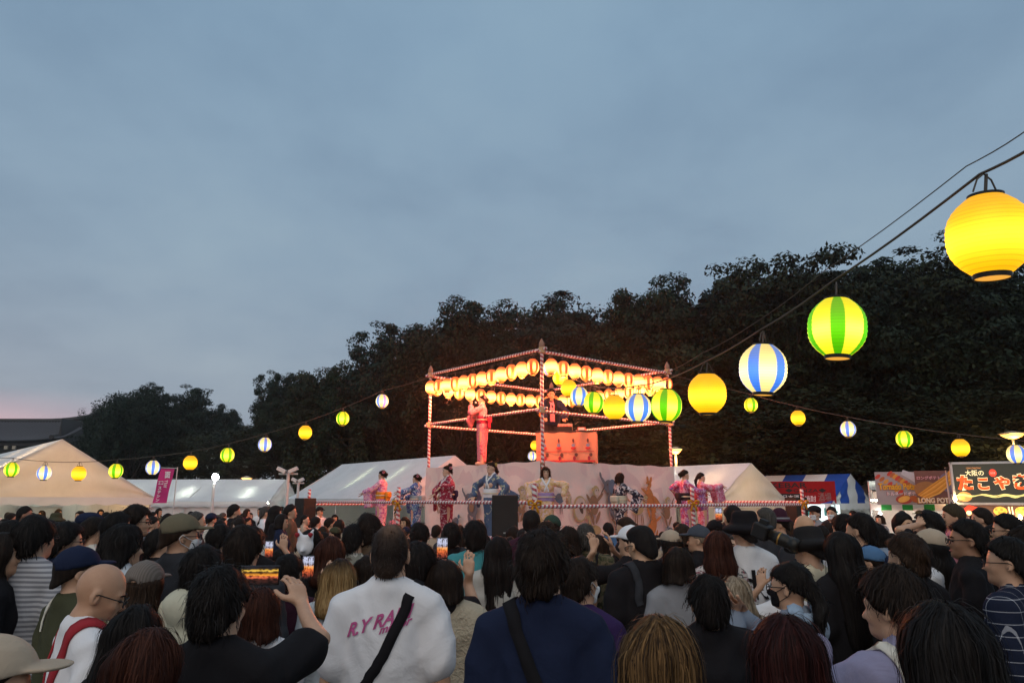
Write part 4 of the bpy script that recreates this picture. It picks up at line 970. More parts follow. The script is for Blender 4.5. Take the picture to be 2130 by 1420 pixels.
class Sdf:
    def __init__(s): s.ops = []; s.disp = None
    def ell(s, c, r, k=.02, op='u'):
        c = vec(*c); r = vec(*r)
        def f(x, y, z):
            x, y, z = x - c[0], y - c[1], z - c[2]
            a = np.sqrt((x / r[0]) ** 2 + (y / r[1]) ** 2 + (z / r[2]) ** 2) + 1e-9; b = np.sqrt((x / r[0] ** 2) ** 2 + (y / r[1] ** 2) ** 2 + (z / r[2] ** 2) ** 2) + 1e-9
            return a * (a - 1) / b
        s.ops.append((op, k, f, c - r, c + r)); return s
    def cone(s, a, b, ra, rb, k=.02, op='u', sy=1.0):
        a = vec(*a); b = vec(*b); d = b - a; l2 = max(1e-9, d @ d); m = max(ra, rb)
        def f(x, y, z):
            x, y, z = x - a[0], (y - a[1]) / sy, z - a[2]
            t = np.clip((x * d[0] + y * d[1] / sy + z * d[2]) / l2, 0, 1)
            return np.sqrt((x - t * d[0]) ** 2 + (y - t * d[1] / sy) ** 2 + (z - t * d[2]) ** 2) - (ra + (rb - ra) * t)
        s.ops.append((op, k, f, np.minimum(a, b) - m, np.maximum(a, b) + m)); return s
    def box(s, c, ax, h, rad, k=.02, op='u'):
        """rounded box: centre, three unit axes, half sizes"""
        c = vec(*c); ax = [np.array(q, float) / np.linalg.norm(q) for q in ax]; e = sum(np.abs(q) * hh for q, hh in zip(ax, h)) + rad
        def f(x, y, z):
            x, y, z = x - c[0], y - c[1], z - c[2]; o = 0; i = None
            for q, hh in zip(ax, h):
                w = np.abs(x * q[0] + y * q[1] + z * q[2]) - (hh - rad); o = o + np.maximum(w, 0) ** 2; i = w if i is None else np.maximum(i, w)
            return np.sqrt(o) + np.minimum(i, 0) - rad
        s.ops.append((op, k, f, c - e, c + e)); return s
    def cut(s, f, k=.006): s.ops.append(('i', k, f, None, None)); return s
    def grow(s, o): s.ops.append(('o', o, None, None, None)); return s
    def __call__(s, x, y, z, cull=None):
        d = np.full(np.broadcast(x, y, z).shape, .35, np.float32)
        for op, k, f, lo, hi in s.ops:
            if op == 'o': d = d - k; continue
            if cull is not None and lo is not None and op != 'i':
                sl = tuple(slice(max(0, np.searchsorted(A, lo[i] - k - .05)), np.searchsorted(A, hi[i] + k + .05)) for i, A in enumerate(cull))
                if any(q.start >= q.stop for q in sl): continue
                dd = d[sl]; e = f(x[sl[0]], y[:, sl[1]], z[:, :, sl[2]]).astype(np.float32)
            else: sl = None; dd = d; e = f(x, y, z)
            if op == 'u': h = np.clip(.5 + .5 * (e - dd) / k, 0, 1); n = e + (dd - e) * h - k * h * (1 - h)
            elif op == 's': h = np.clip(.5 - .5 * (-e - dd) / k, 0, 1) if False else np.clip(.5 + .5 * (dd + e) / -k, 0, 1); n = dd + (-e - dd) * h + k * h * (1 - h)
            else: h = np.clip(.5 - .5 * (e - dd) / k, 0, 1); n = e + (dd - e) * h + k * h * (1 - h)
            if sl is None: d = n
            else: d[sl] = n
        if s.disp is not None: d = d + s.disp(x, y, z)
        return d
    def mesh(s, axes):
        X, Y, Z = axes
        return surfnet(s(X[:, None, None], Y[None, :, None], Z[None, None, :], cull=axes), X, Y, Z)
    def grad(s, p, h=.004):
        x, y, z = p.T
        g = np.stack([s(x + h, y, z) - s(x - h, y, z), s(x, y + h, z) - s(x, y - h, z), s(x, y, z + h) - s(x, y, z - h)], 1)
        return g / (np.linalg.norm(g, axis=1)[:, None] + 1e-9)
    def project(s, p, off=0., it=4):
        p = np.array(p, float)
        for _ in range(it):
            d = s(*p.T); p = p - s.grad(p) * (d - off)[:, None]
        return p
def axis(*segs):
    out = []
    for a, b, h in segs: out.append(np.linspace(a, b, max(2, int(round((b - a) / h)) + 1)))
    return np.unique(np.round(np.concatenate(out), 5))
nrmz = lambda v: np.array(v, float) / (np.linalg.norm(v) + 1e-9)
def ik(S, T, pole, a=.28, b=.255):
    S = np.array(S, float); T = np.array(T, float); d = T - S; l = min(np.linalg.norm(d), a + b - .005); u = nrmz(d); T = S + u * l
    x = (a * a - b * b + l * l) / (2 * l); h = math.sqrt(max(1e-6, a * a - x * x)); p = np.array(pole, float); p = nrmz(p - u * (p @ u))
    return S + u * x + p * h, T
def arm(female, side, pose):
    sw = .155 if female else .178
    S = vec(side * sw, -.012, 1.362)
    if pose is None: E, Wr = vec(side * (sw + .045), -.035, 1.095), vec(side * (sw + .04), .045, .86); hd, pn, cu = vec(0, .12, -1), vec(-side, 0, 0), .35
    else: E, Wr = ik(S, pose[0], pose[1]); hd, pn, cu = nrmz(pose[2]), nrmz(pose[3]), pose[4]
    return S, E, Wr, hd, pn, cu
def hand(b, Wr, d, n, side, cu, q=1.0):
    d = nrmz(d); n = nrmz(n - d * (n @ d)); s = np.cross(d, n) * side
    for f, (ln, sp) in enumerate(((.9, .030), (1.0, .010), (.93, -.010), (.75, -.029))):
        K = Wr + d * (.088 - .008 * abs(f - 1)) + s * sp
        b.cone(Wr + d * .01 + s * sp * .6, K, .0145, .0112, .008)
        p = K; a = cu * .8
        for sl in (.042, .027, .021):
            dd = d * math.cos(a) + n * math.sin(a); p2 = p + dd * sl * ln; b.cone(p, p2, .0086, .0074, .003); p = p2; a += cu
    a0 = Wr + d * .025 + s * .026; a1 = a0 + nrmz(d * .55 + s * .75 + n * .35) * .045; a2 = a1 + nrmz(d * .85 + s * .35 + n * (.2 + cu * .5)) * .032; a3 = a2 + nrmz(d * .9 + n * (.25 + cu * .7)) * .026
    b.cone(a0, a1, .016, .0125, .012); b.cone(a1, a2, .0115, .0105, .004); b.cone(a2, a3, .0105, .009, .004)
def head_ops(b, k=.02):
    b.ell((0, -.014, 1.607), (.077, .097, .097), k); b.ell((0, .022, 1.548), (.060, .070, .085), .03); b.ell((0, .060, 1.497), (.034, .032, .024), .025)
    b.cone((-.045, -.0, 1.50), (.0, .062, 1.492), .022, .020, .02); b.cone((.045, -.0, 1.50), (.0, .062, 1.492), .022, .020, .02)
    b.cone((-.035, .073, 1.600), (.035, .073, 1.600), .012, .012, .015)
    for s in (-1, 1): b.ell((s * .031, .098, 1.580), (.016, .016, .011), .012, 's'); b.ell((s * .034, .068, 1.552), (.022, .018, .02), .02)
    b.cone((0, .085, 1.582), (0, .106, 1.550), .006, .0125, .010); b.cone((-.010, .097, 1.545), (.010, .097, 1.545), .008, .008, .006)
    b.cone((-.018, .088, 1.519), (.018, .088, 1.519), .0065, .0065, .006); b.cone((-.016, .086, 1.509), (.016, .086, 1.509), .0065, .0065, .006)
    for s in (-1, 1):
        b.ell((s * .081, -.010, 1.570), (.012, .021, .034), .008); b.ell((s * .088, -.003, 1.572), (.006, .009, .017), .006, 's')
def body_sdf(female, al=None, ar=None, hands=True, lod=0):
    b = Sdf(); w = .9 if female else 1.0
    b.ell((0, -.005, 1.25), (.158 * w, .105, .19), .03); b.ell((0, 0, 1.05), (.135 * w, .098, .16), .05); b.ell((0, -.012, .93), (.160, .115, .13), .05)
    b.cone((-.14 * w, -.012, 1.375), (.14 * w, -.012, 1.375), .052, .052, .05)
    for s in (-1, 1):
        b.cone((s * .03, -.02, 1.45), (s * .12 * w, -.018, 1.385), .045, .042, .03)
        b.cone((s * .083, -.005, .90), (s * .088, .01, .49), .088, .056, .03); b.cone((s * .088, .01, .49), (s * .092, -.025, .09), .055, .036, .02); b.ell((s * .095, .035, .045), (.042, .12, .045), .03)
        S, E, Wr, hd, pn, cu = arm(female, s, ar if s > 0 else al); q = .88 if female else 1
        b.cone(S, E, .050 * q, .039 * q, .03); b.cone(E, Wr, .039 * q, .026 * q, .012)
        if hands and lod < 2: hand(b, Wr, hd, pn, s, cu)
        else: b.ell(Wr + hd * .08, (.035, .035, .05), .02)
    if female: b.ell((.06, .085, 1.24), (.055, .045, .055), .03); b.ell((-.06, .085, 1.24), (.055, .045, .055), .03)
    b.cone((0, -.028, 1.38), (0, -.016, 1.54), .058 * w, .053 * w, .025)
    head_ops(b)
    return b
def fold(amp, seed=0):
    def f(x, y, z):
        return amp * (np.sin(21 * z + 9 * x * np.sign(y) + seed) * .5 + np.sin(34 * x - 13 * z + seed * 2 + 4 * y) * .45 + np.sin(11 * (x + z * .7) + 15 * y + seed) * .6 + np.abs(np.sin(27 * (z * .8 - np.abs(x) * .9) + 3 * np.sin(9 * x + seed))) * .7) * np.clip(1.5 - np.abs(z - 1.15) * 2.2, .15, 1) - amp * .95
    return f
def cloth_sdf(female, kind, al=None, ar=None):
    c = Sdf(); w = .9 if female else 1.0; g = {'tee': .008, 'long': .009, 'shirt': .012, 'hoodie': .018, 'loose': .020, 'tank': .010}[kind]
    c.ell((0, -.005, 1.25), (.158 * w + g, .105 + g, .19), .03)
    c.cone((0, -.005, 1.22), (0, -.008, .86), .158 * w + g, .168 + g, .03, sy=.74)
    c.cone((-.14 * w, -.012, 1.375), (.14 * w, -.012, 1.375), .052 + g * .7, .052 + g * .7, .05)
    if female: c.ell((.06, .088, 1.24), (.055 + g, .045 + g, .055 + g), .03); c.ell((-.06, .088, 1.24), (.055 + g, .045 + g, .055 + g), .03)
    for s in (-1, 1):
        c.cone((s * .03, -.02, 1.445), (s * .12 * w, -.018, 1.385), .045 + g * .6, .042 + g * .7, .03)
        S, E, Wr, hd, pn, cu = arm(female, s, ar if s > 0 else al)
        if kind == 'tank': continue
        if kind == 'tee':
            M = S + (E - S) * .72; c.cone(S, M, .058 + g * .7, .064 + g * .6, .03)
            d = nrmz(E - S)
        else:
            r0, r1, r2 = (.055 + g, .045 + g, .032 + g * .9)
            c.cone(S, E, r0, r1, .03); c.cone(E, Wr - nrmz(Wr - E) * .02, r1, r2 if kind != 'loose' else r2 + .02, .02)
    c.ops.append(('i', .006, lambda x, y, z: .875 - z + 0 * x + .012 * np.sin(9 * x + 7 * y), None, None))
    if kind in ('shirt', 'hoodie'):
        c.cone((0, -.022, 1.40), (0, -.014, 1.478), .075 * w, .070 * w, .015)
        if kind == 'hoodie': c.ell((0, -.10, 1.42), (.115, .07, .085), .03)
    c.cone((0, -.028, 1.35), (0, -.024, 1.432), .062 * w + g * .8, .062 * w + g * .5, .025)
    c.cone((0, -.022, 1.487), (0, .0, 1.62), .062 * w, .070, .008, 's'); c.ell((0, .055, 1.44), (.055, .06, .03), .01, 's')
    c.disp = fold({'tee': .0095, 'long': .0095, 'shirt': .0095, 'hoodie': .010, 'loose': .012, 'tank': .003}[kind], {'tee': 0, 'long': 1, 'shirt': 2, 'hoodie': 3, 'loose': 4, 'tank': 5}[kind])
    return c
def trousers_sdf():
    c = Sdf()
    c.ell((0, -.012, .93), (.168, .122, .13), .05)
    for s in (-1, 1): c.cone((s * .085, -.005, .88), (s * .09, .01, .49), .1, .075, .03); c.cone((s * .09, .01, .49), (s * .092, -.02, .09), .075, .066, .02)
    return c
def hair_sdf(style):
    if style.endswith('@'):
        h = hair_sdf(style[:-1]); w0 = h.disp; h.disp = None; h.cut(lambda x, y, z: z - 1.632 - .16 * y + 0 * x, .02); return h
    h = Sdf(); wob = None
    line = lambda a, sl: (lambda x, y, z: (a + sl * (y + .01) - z + 0 * x))
    if style in ('short', 'messy', 'grey', 'crop', 'thin', 'fade'):
        t = {'short': .018, 'messy': .024, 'grey': .014, 'crop': .010, 'thin': .005, 'fade': .006}[style]
        h.ell((0, -.016, 1.608), (.077 + t, .098 + t, .097 + t * .9), .02)
        h.ell((0, -.042, 1.56), (.072 + t * .5, .072 + t * .5, .085), .03); h.cone((0, -.066, 1.52), (0, -.055, 1.465), .052 + t * .3, .040 + t * .3, .03)
        if style == 'fade': h.ell((0, .0, 1.665), (.078, .098, .058), .02)
        h.cut(line(1.572, 1.02), .012)
        for s in (-1, 1): h.ell((s * .095, .0, 1.562), (.030, .032, .045), .012, 's')
        wob = lambda x, y, z: {'messy': .007, 'short': .004}.get(style, .0015) * (np.sin(60 * x + 35 * z) * .5 + np.sin(48 * y - 52 * z) * .6 + np.sin(85 * (x + y) + 20 * z) * .4)
    elif style in ('mush',):
        h.ell((0, -.014, 1.609), (.096, .117, .114), .02); h.ell((0, -.045, 1.555), (.083, .083, .085), .03); h.cone((0, -.068, 1.51), (0, -.055, 1.465), .062, .045, .03); h.cut(line(1.556, .92), .015)
        wob = lambda x, y, z: .004 * (np.sin(55 * x) + np.sin(48 * y + 22 * z))
    elif style in ('bob', 'long', 'longer', 'wavy', 'lob'):
        h.ell((0, -.014, 1.610), (.093, .116, .110), .02)
        zb = {'bob': 1.47, 'lob': 1.38, 'long': 1.22, 'wavy': 1.24, 'longer': 1.05}[style]
        rx = {'bob': .1, 'lob': .105}.get(style, .092)
        h.cone((-.028, -.030, 1.58), (-.030, -.055, 1.45), .082, .080, .04); h.cone((.028, -.030, 1.58), (.030, -.055, 1.45), .082, .080, .04)
        if zb < 1.45:
            for s in (-1, 0, 1): h.cone((s * .045, -.065, 1.47), (s * .05, -.112, zb + .03), .062, .040 if zb > 1.1 else .034, .04)
        else: h.cone((-.05, -.03, 1.50), (.05, -.03, 1.50), .066, .066, .03)
        h.cut(lambda x, y, z: zb - z + .012 * np.sin(60 * x) + 0 * y, .006)
        h.box((0, .14, 1.50), (vec(1, 0, 0), vec(0, 1, 0), vec(0, 0, 1)), (.064, .11, .135), .03, .015, 's')
        am = .010 if style == 'wavy' else .0045
        wob = lambda x, y, z: .009 * np.exp(-((x - .014 - .01 * np.sin(30 * y)) / .006) ** 2) * (z > 1.66) * (y > -.085) + .004 * np.sin(26 * x + 18 * y + 2 * z) + am * (np.sin(70 * x + (40 * z if style == 'wavy' else 3 * z)) * .6 + np.sin(55 * y + 90 * x + 8 * z) * .5)
    elif style in ('tied', 'bun', 'ponytail', 'topbun'):
        t = .014
        h.ell((0, -.016, 1.608), (.077 + t, .098 + t, .097 + t), .02); h.cone((0, -.075, 1.53), (0, -.062, 1.49), .055, .045, .03); h.cut(line(1.585, .68), .012)
        for s in (-1, 1): h.ell((s * .095, .0, 1.568), (.028, .026, .038), .012, 's')
        if style == 'bun': h.ell((0, -.135, 1.60), (.045, .042, .045), .015)
        if style == 'topbun': h.ell((0, -.075, 1.725), (.045, .045, .04), .015)
        if style in ('ponytail', 'tied'): h.cone((0, -.125, 1.60), (0, -.155, 1.50), .024, .036, .015); h.cone((0, -.155, 1.50), (.01, -.14, 1.33), .036, .012, .02)
        wob = lambda x, y, z: .003 * (np.sin(70 * x + 20 * z) + np.sin(60 * y))
    elif style == 'capped':     # short hair showing below a hat
        h.ell((0, -.016, 1.605), (.091, .112, .105), .02); h.cone((0, -.075, 1.52), (0, -.065, 1.49), .058, .045, .03); h.cut(line(1.580, .70), .012); h.cut(lambda x, y, z: z - 1.66 + 0 * x + 0 * y)
        for s in (-1, 1): h.ell((s * .095, .0, 1.568), (.028, .026, .038), .012, 's')
    h.disp = wob
    return h
def hat_sdf(kind):
    h = Sdf()
    if kind == 'cap':
        h.ell((0, -.012, 1.622), (.100, .121, .108), .02); h.cut(lambda x, y, z: 1.618 + .16 * y - z + 0 * x, .005)
        h.ell((0, .108, 1.634), (.080, .088, .011), .008); h.ell((0, -.012, 1.732), (.011, .011, .007), .004)
        h.ell((0, -.13, 1.61), (.035, .03, .022), .01, 's')
    elif kind == 'bucket':
        h.cone((0, -.012, 1.63), (0, -.012, 1.69), .108, .094, .02, sy=1.12); h.cut(lambda x, y, z: z - 1.745 + 0 * x + 0 * y, .02)
        h.ell((0, -.012, 1.605), (.165, .178, .05), .015); h.cut(lambda x, y, z: 1.572 + .10 * (np.sqrt(x * x + y * y) < 0) - z + .012 * np.sin(7 * x) + .06 * (y + .012), .005)
    elif kind == 'fedora':
        h.cone((0, -.012, 1.64), (0, -.012, 1.71), .10, .082, .02, sy=1.12); h.ell((0, -.012, 1.632), (.145, .165, .016), .01); h.cut(lambda x, y, z: 1.618 - z + 0 * x + 0 * y, .004)
    elif kind == 'flatcap':
        h.ell((0, .0, 1.655), (.105, .135, .078), .02); h.cut(lambda x, y, z: 1.622 + .10 * y - z + 0 * x, .005); h.ell((0, .13, 1.64), (.075, .07, .012), .01)
    elif kind == 'beanie':
        h.ell((0, -.014, 1.615), (.098, .119, .112), .02); h.cut(lambda x, y, z: 1.600 + .2 * y - z + 0 * x, .006)
    return h
AX = {}
def body_axes(lod, extra=()):
    hf = (.0085, .014, .019)[lod]; m = (.02, .024, .034)[lod]; c = (.034, .04, .055)[lod]
    sx = [(-.10, .10, hf), (-.32, -.10, m), (.10, .32, m)]; sy = [(-.14, .13, hf), (-.26, -.14, m), (.13, .26, m)]; sz = [(-.02, .85, c), (.85, 1.42, m), (1.42, 1.76, hf)]
    if extra: sx = [(-.10, .10, hf), (-.58, -.10, m), (.10, .58, m)]; sy = [(-.14, .13, hf), (-.5, -.14, m), (.13, .66, m)]
    for a, b, q in extra: (sx, sy, sz)[q].append((a, b, .0085 if lod == 0 else .011))
    X = axis(*sx); Y = axis(*sy); Z = axis(*sz); return X, Y, Z
def dedupe(A, h): 
    out = [A[0]]
    for a in A[1:]:
        if a - out[-1] > h * .55: out.append(a)
    return np.array(out)
TCACHE = {}
def template(key, fn):
    if key not in TCACHE: TCACHE[key] = fn()
    return TCACHE[key]
def deform(v, hy, pitch, roll=0):
    """turn the head on the neck"""
    w = np.clip((v[:, 2] - 1.43) / .09, 0, 1); w = w * w * (3 - 2 * w)
    far = np.clip((-v[:, 1] - .13) / .05, 0, 1) * (v[:, 2] < 1.42); w = w * (1 - far)
    c = vec(0, -.018, 1.47); out = c + (v - c) * (1 - .085 * w)[:, None]
    for ang, ax in ((pitch, 0), (roll, 1), (hy, 2)):
        if not ang: continue
        a = ang * w; p = out - c; i, j = ((1, 2), (2, 0), (0, 1))[ax]
        q = p.copy(); q[:, i] = p[:, i] * np.cos(a) - p[:, j] * np.sin(a); q[:, j] = p[:, i] * np.sin(a) + p[:, j] * np.cos(a); out = q + c
    return out
MCACHE = {}
def get_mesh(key, arrs, hy=0, pitch=0, name='m', tint=None, roll=0):
    k = (key, round(hy, 2), round(pitch, 2), round(roll, 2))
    if k not in MCACHE:
        v, q = arrs[0], arrs[1]
        me = npmesh(name, deform(v, hy, pitch, roll), quads=q)
        if len(arrs) > 2 and arrs[2] is not None:
            at = me.attributes.new('tint', 'FLOAT', 'POINT'); at.data.foreach_set('value', arrs[2].astype(np.float32))
        MCACHE[k] = me
    return MCACHE[k]
POSES = {  # per arm: wrist target, elbow pole, hand direction, palm normal, finger curl
    'rest': (None, None),
    'phone_r': (None, ((.20, .30, 1.56), (.55, -.1, -1), (-.25, .05, 1), (-.35, .9, 0), .42)),
    'phone_far': (None, ((.10, .43, 1.535), (1, -.15, -.35), (-.5, .25, .8), (-.8, .5, .25), .40)),
    'phone_l': (((-.20, .30, 1.55), (-.55, -.1, -1), (.25, .05, 1), (.35, .9, 0), .42), None),
    'phone_low': (None, ((.14, .36, 1.50), (.6, -.2, -1), (-.15, .1, 1), (-.3, .9, 0), .42)),
    'clap': (((-.03, .33, 1.40), (-.6, -.2, -1), (.1, .35, 1), (1, 0, 0), .12), ((.04, .33, 1.40), (.6, -.2, -1), (-.1, .35, 1), (-1, 0, 0), .12)),
    'point_l': (((-.02, .31, 1.41), (-.8, -.3, -.8), (-.75, .3, .5), (.2, .5, -.8), .22), None),
    'camera': (((-.12, .28, 1.53), (-.7, -.1, -1), (.1, .2, 1), (.4, .9, .1), .45), ((.10, .24, 1.53), (.7, -.1, -1), (-.1, .2, 1), (-.5, .9, .1), .45)),
    'headhand': (((-.11, .03, 1.60), (-1, .2, -.3), (.5, -.3, .8), (1, 0, 0), .3), None),
    'stroke': (None, ((.13, .18, 1.50), (.7, .1, -1), (-.3, -.15, 1), (-.9, .1, 0), .25)),
}
def build_body(female, pose, lod):
    al, ar = POSES[pose]; ex = []
    if lod < 2:
        for s, a in ((-1, al), (1, ar)):
            if a is None: continue
            S, E, Wr, hd, pn, cu = arm(female, s, a); c = Wr + hd * .08
            for q in range(3): ex.append((c[q] - .10, c[q] + .10, q))
    ax = body_axes(lod, ex)
    hh = (.0085, .014, .019)[lod]
    ax = tuple(dedupe(A, .0085 if ex else hh) for A in ax)
    return body_sdf(female, al, ar, lod=lod).mesh(ax)
def cloth_axes(lod, pose):
    h = (.0135, .018, .028)[lod]; w = .36 if pose == 'rest' else .50
    return axis((-w, w, h)), axis((-.26, .26 if pose == 'rest' else .45, h)), axis((.80, 1.55 if pose == 'rest' else 1.62, h))
def strands(sd, v, n, style, seed, wk=1.0):
    g = np.random.default_rng(seed); longh = style in ('bob', 'long', 'longer', 'wavy', 'lob')
    idx = g.integers(0, len(v), n * 2); p = v[idx] + g.normal(size=(n * 2, 3)) * .003
    nr = sd.grad(p); keep = nr[:, 2] > -.75; p = p[keep][:n]; m = len(p)
    seg = 6; Ln = {'long': .17, 'longer': .2, 'wavy': .16, 'bob': .11, 'lob': .13}.get(style, .042 if style in ('short', 'messy', 'mush') else (.014 if style == 'thin' else .03)) * g.uniform(.6, 1.25, m)
    if style == 'mush': Ln *= 1.6
    wh = vec(.012, -.06, 1.715); pts = [p]; d0 = None
    off = g.uniform(-.001, .003 if longh else .0045, m); fly = g.random(m) < .08; off[fly] += g.uniform(.004, .020, fly.sum())
    for i in range(seg):
        nr = sd.grad(p)
        if longh: d = np.tile(vec(0, -.12, -1), (m, 1)) + (p - wh) * np.array([3.0, 2, 0]) * np.clip((p[:, 2:3] - 1.58) * 8, 0, 1)
        else: d = (p - wh) * 6 + vec(0, 0, -.35)
        d = d + g.normal(size=(m, 3)) * (.07 if longh else .22) + (np.sin(p[:, 2:3] * 90) * vec(.5, .3, 0) if style == 'wavy' else 0)
        d = d - nr * (d * nr).sum(1)[:, None]; d /= np.linalg.norm(d, axis=1)[:, None] + 1e-9
        p = p + d * (Ln / seg)[:, None]
        p = p - sd.grad(p) * np.clip(sd(*p.T) - off * (1.0 + (i / seg) * (.4 if longh else 1.2)), -.02, .02)[:, None]
        pts.append(p)
    V = []; nv = 0
    A = np.stack(pts, 1)
    T = np.gradient(A, axis=1); nr = sd.grad(A.reshape(-1, 3)).reshape(A.shape)
    S = np.cross(T, nr); S /= np.linalg.norm(S, axis=2)[:, :, None] + 1e-9
    wd = (wk * g.uniform(.0010, .0024, m)[:, None] * np.array([.6, 1, 1, 1, .8, .6, .15])[None, :])[:, :, None]
    lo = A - S * wd + nr * .0015; hi = A + S * wd + nr * .0015
    vv = np.stack([lo, hi], 2).reshape(-1, 3)
    b = (np.arange(m) * 2 * (seg + 1))[:, None] + (np.arange(seg) * 2)[None, :]
    q = np.stack([b, b + 1, b + 3, b + 2], 2).reshape(-1, 4)
    tint = np.repeat(g.uniform(0, 1, m), 2 * (seg + 1))
    return vv, q, tint
NSTR = {0: 2500, 1: 600, 2: 0}
def build_hair(style, lod):
    sd = hair_sdf(style); style = style.rstrip('@'); h = (.0085, .0125, .018)[lod]
    zb = {'bob': 1.42, 'lob': 1.32, 'long': 1.15, 'wavy': 1.18, 'longer': 1.0, 'ponytail': 1.28, 'tied': 1.28}.get(style, 1.42)
    v, q = sd.mesh((axis((-.15, .15, h)), axis((-.23, .16, h)), axis((zb, 1.80, h))))
    tint = np.full(len(v), .35)
    n = NSTR[lod]
    if style in ('long', 'longer', 'wavy', 'lob'): n = int(n * 1.8)
    if style in ('fade', 'capped'): n = 0
    if style == 'thin': n = 900
    if n:
        sv, sq, st = strands(sd, v, n, style, len(style) * 7 + lod, 1.0 if lod == 0 else 1.6); q = np.concatenate([q, sq + len(v)]); v = np.concatenate([v, sv]); tint = np.concatenate([tint, st])
    return v, q, tint
def build_hat(kind, lod):
    h = (.0085, .0125, .018)[lod]
    return hat_sdf(kind).mesh((axis((-.20, .20, h)), axis((-.22, .26, h)), axis((1.54, 1.80, h * .8))))
def ribbon_on(sd, pts, w, off=.006, n=26, flat=None):
    """band that follows the surface of a garment through the given points"""
    pts = np.array(pts, float); t = np.linspace(0, len(pts) - 1, n); A = np.stack([np.interp(t, np.arange(len(pts)), pts[:, i]) for i in range(3)], 1)
    A = sd.project(A, off); T = np.gradient(A, axis=0); nr = sd.grad(A); S = np.cross(T, nr); S /= np.linalg.norm(S, axis=1)[:, None] + 1e-9
    lo = sd.project(A - S * w / 2, off, 2); hi = sd.project(A + S * w / 2, off, 2)
    nr2 = nr * .004
    v = np.stack([lo - nr2, lo + nr2, hi + nr2, hi - nr2], 1).reshape(-1, 3)
    b = np.arange(n - 1) * 4
    q = np.concatenate([np.stack([b + k, b + (k + 1) % 4, b + 4 + (k + 1) % 4, b + 4 + k], 1) for k in range(4)])
    return v, q
def mb_arrays(mb):
    v = np.array(mb.v, float); qs = [f for f in mb.f if len(f) == 4]; return v, np.array(qs)
def glasses_arrays():
    mb = MB()
    for s in (-1, 1):
        mb.tube([(s * .034 + .024 * math.cos(a), .108 - .004 * abs(math.cos(a)), 1.577 + .018 * math.sin(a)) for a in np.linspace(0, 6.283, 15)], .0026, 5, cap=False)
        mb.tube([(s * .058, .104, 1.583), (s * .080, .06, 1.585), (s * .086, .0, 1.586), (s * .086, -.02, 1.576)], .0026, 5, cap=False)
    mb.tube([(-.011, .112, 1.58), (.011, .112, 1.58)], .0025, 5, cap=False)
    return mb_arrays(mb)
def mask_arrays():
    b = Sdf(); head_ops(b); b.grow(.006); b.box((0, .10, 1.523), (vec(1, 0, 0), vec(0, 1, 0), vec(0, 0, 1)), (.062, .062, .045), .012, .006, 'i')
    v, q = b.mesh((axis((-.09, .09, .007)), axis((.02, .15, .007)), axis((1.46, 1.59, .007))))
    mb = MB()
    for s in (-1, 1): mb.tube([(s * .060, .062, 1.553), (s * .080, .02, 1.575), (s * .090, -.012, 1.597), (s * .088, -.030, 1.575), (s * .082, -.018, 1.545), (s * .066, .03, 1.515), (s * .055, .058, 1.498)], .0022, 5, cap=False)
    v2, q2 = mb_arrays(mb); return np.concatenate([v, v2]), np.concatenate([q, q2 + len(v)])
def eye_arrays():
    mb = MB()
    for s in (-1, 1): mb.lathe([(.001, .007), (.012, .004), (.0145, 0), (.012, -.004), (.001, -.007)], 10, (s * .031, .0865, 1.579), 1, .55)
    return mb_arrays(mb)
def brow_arrays():
    mb = MB()
    for s in (-1, 1): mb.tube([(s * .016, .093, 1.600), (s * .034, .092, 1.606), (s * .050, .080, 1.600)], [.0035, .0045, .002], 5, cap=False)
    return mb_arrays(mb)
def lip_arrays():
    mb = MB(); mb.tube([(-.022, .088, 1.515), (-.01, .096, 1.517), (0, .097, 1.514), (.01, .096, 1.517), (.022, .088, 1.515)], [.002, .005, .0055, .005, .002], 6, cap=False); return mb_arrays(mb)
HAIRC = {'black': hairmat('hair_black', (.006, .005, .005), (.024, .019, .017)), 'brown': hairmat('hair_brown', (.016, .009, .006), (.055, .030, .018)), 'red': hairmat('hair_red', (.022, .007, .005), (.085, .028, .016)),
         'darkbrown': hairmat('hair_darkbrown', (.009, .006, .005), (.034, .022, .016)), 'grey': hairmat('hair_grey', (.03, .028, .026), (.13, .12, .11)), 'ash': hairmat('hair_ash', (.16, .115, .075), (.48, .39, .29)),
         'blonde': hairmat('hair_blonde', (.16, .085, .03), (.50, .33, .15), (.016, .010, .009)), 'streak': hairmat('hair_streak', (.022, .012, .007), (.26, .14, .055)), 'olive': hairmat('hair_olive', (.03, .022, .012), (.09, .065, .035)), 'thin': thinmat(), 'plum': hairmat('hair_plum', (.012, .004, .004), (.055, .014, .012))}
CLOTH = {'white': (.78, .76, .78), 'offwhite': (.68, .63, .55), 'cream': (.72, .62, .45), 'black': (.012, .011, .013), 'charcoal': (.035, .036, .042), 'navy': (.012, .018, .045), 'grey': (.26, .26, .28), 'bluegrey': (.22, .26, .33), 'olive': (.055, .055, .03), 'purple': (.035, .018, .075),
         'teal': (.06, .27, .29), 'brown': (.13, .085, .055), 'denim': (.08, .17, .32), 'pink': (.55, .22, .28), 'plum': (.045, .014, .028), 'beige': (.45, .35, .26), 'red': (.35, .03, .04), 'lightblue': (.32, .42, .55), 'lilac': (.28, .26, .38), 'yellow': (.6, .45, .12), 'darkgreen': (.03, .06, .045), 'silver': (.50, .52, .55), 'pinkprint': (.50, .10, .26), 'oliveCap': (.15, .125, .08), 'whiteolive': (.55, .52, .40), 'blackhat': (.018, .017, .018), 'slatecap': (.06, .07, .09)}
def cl(name): return fabric('cloth_' + name, CLOTH[name])
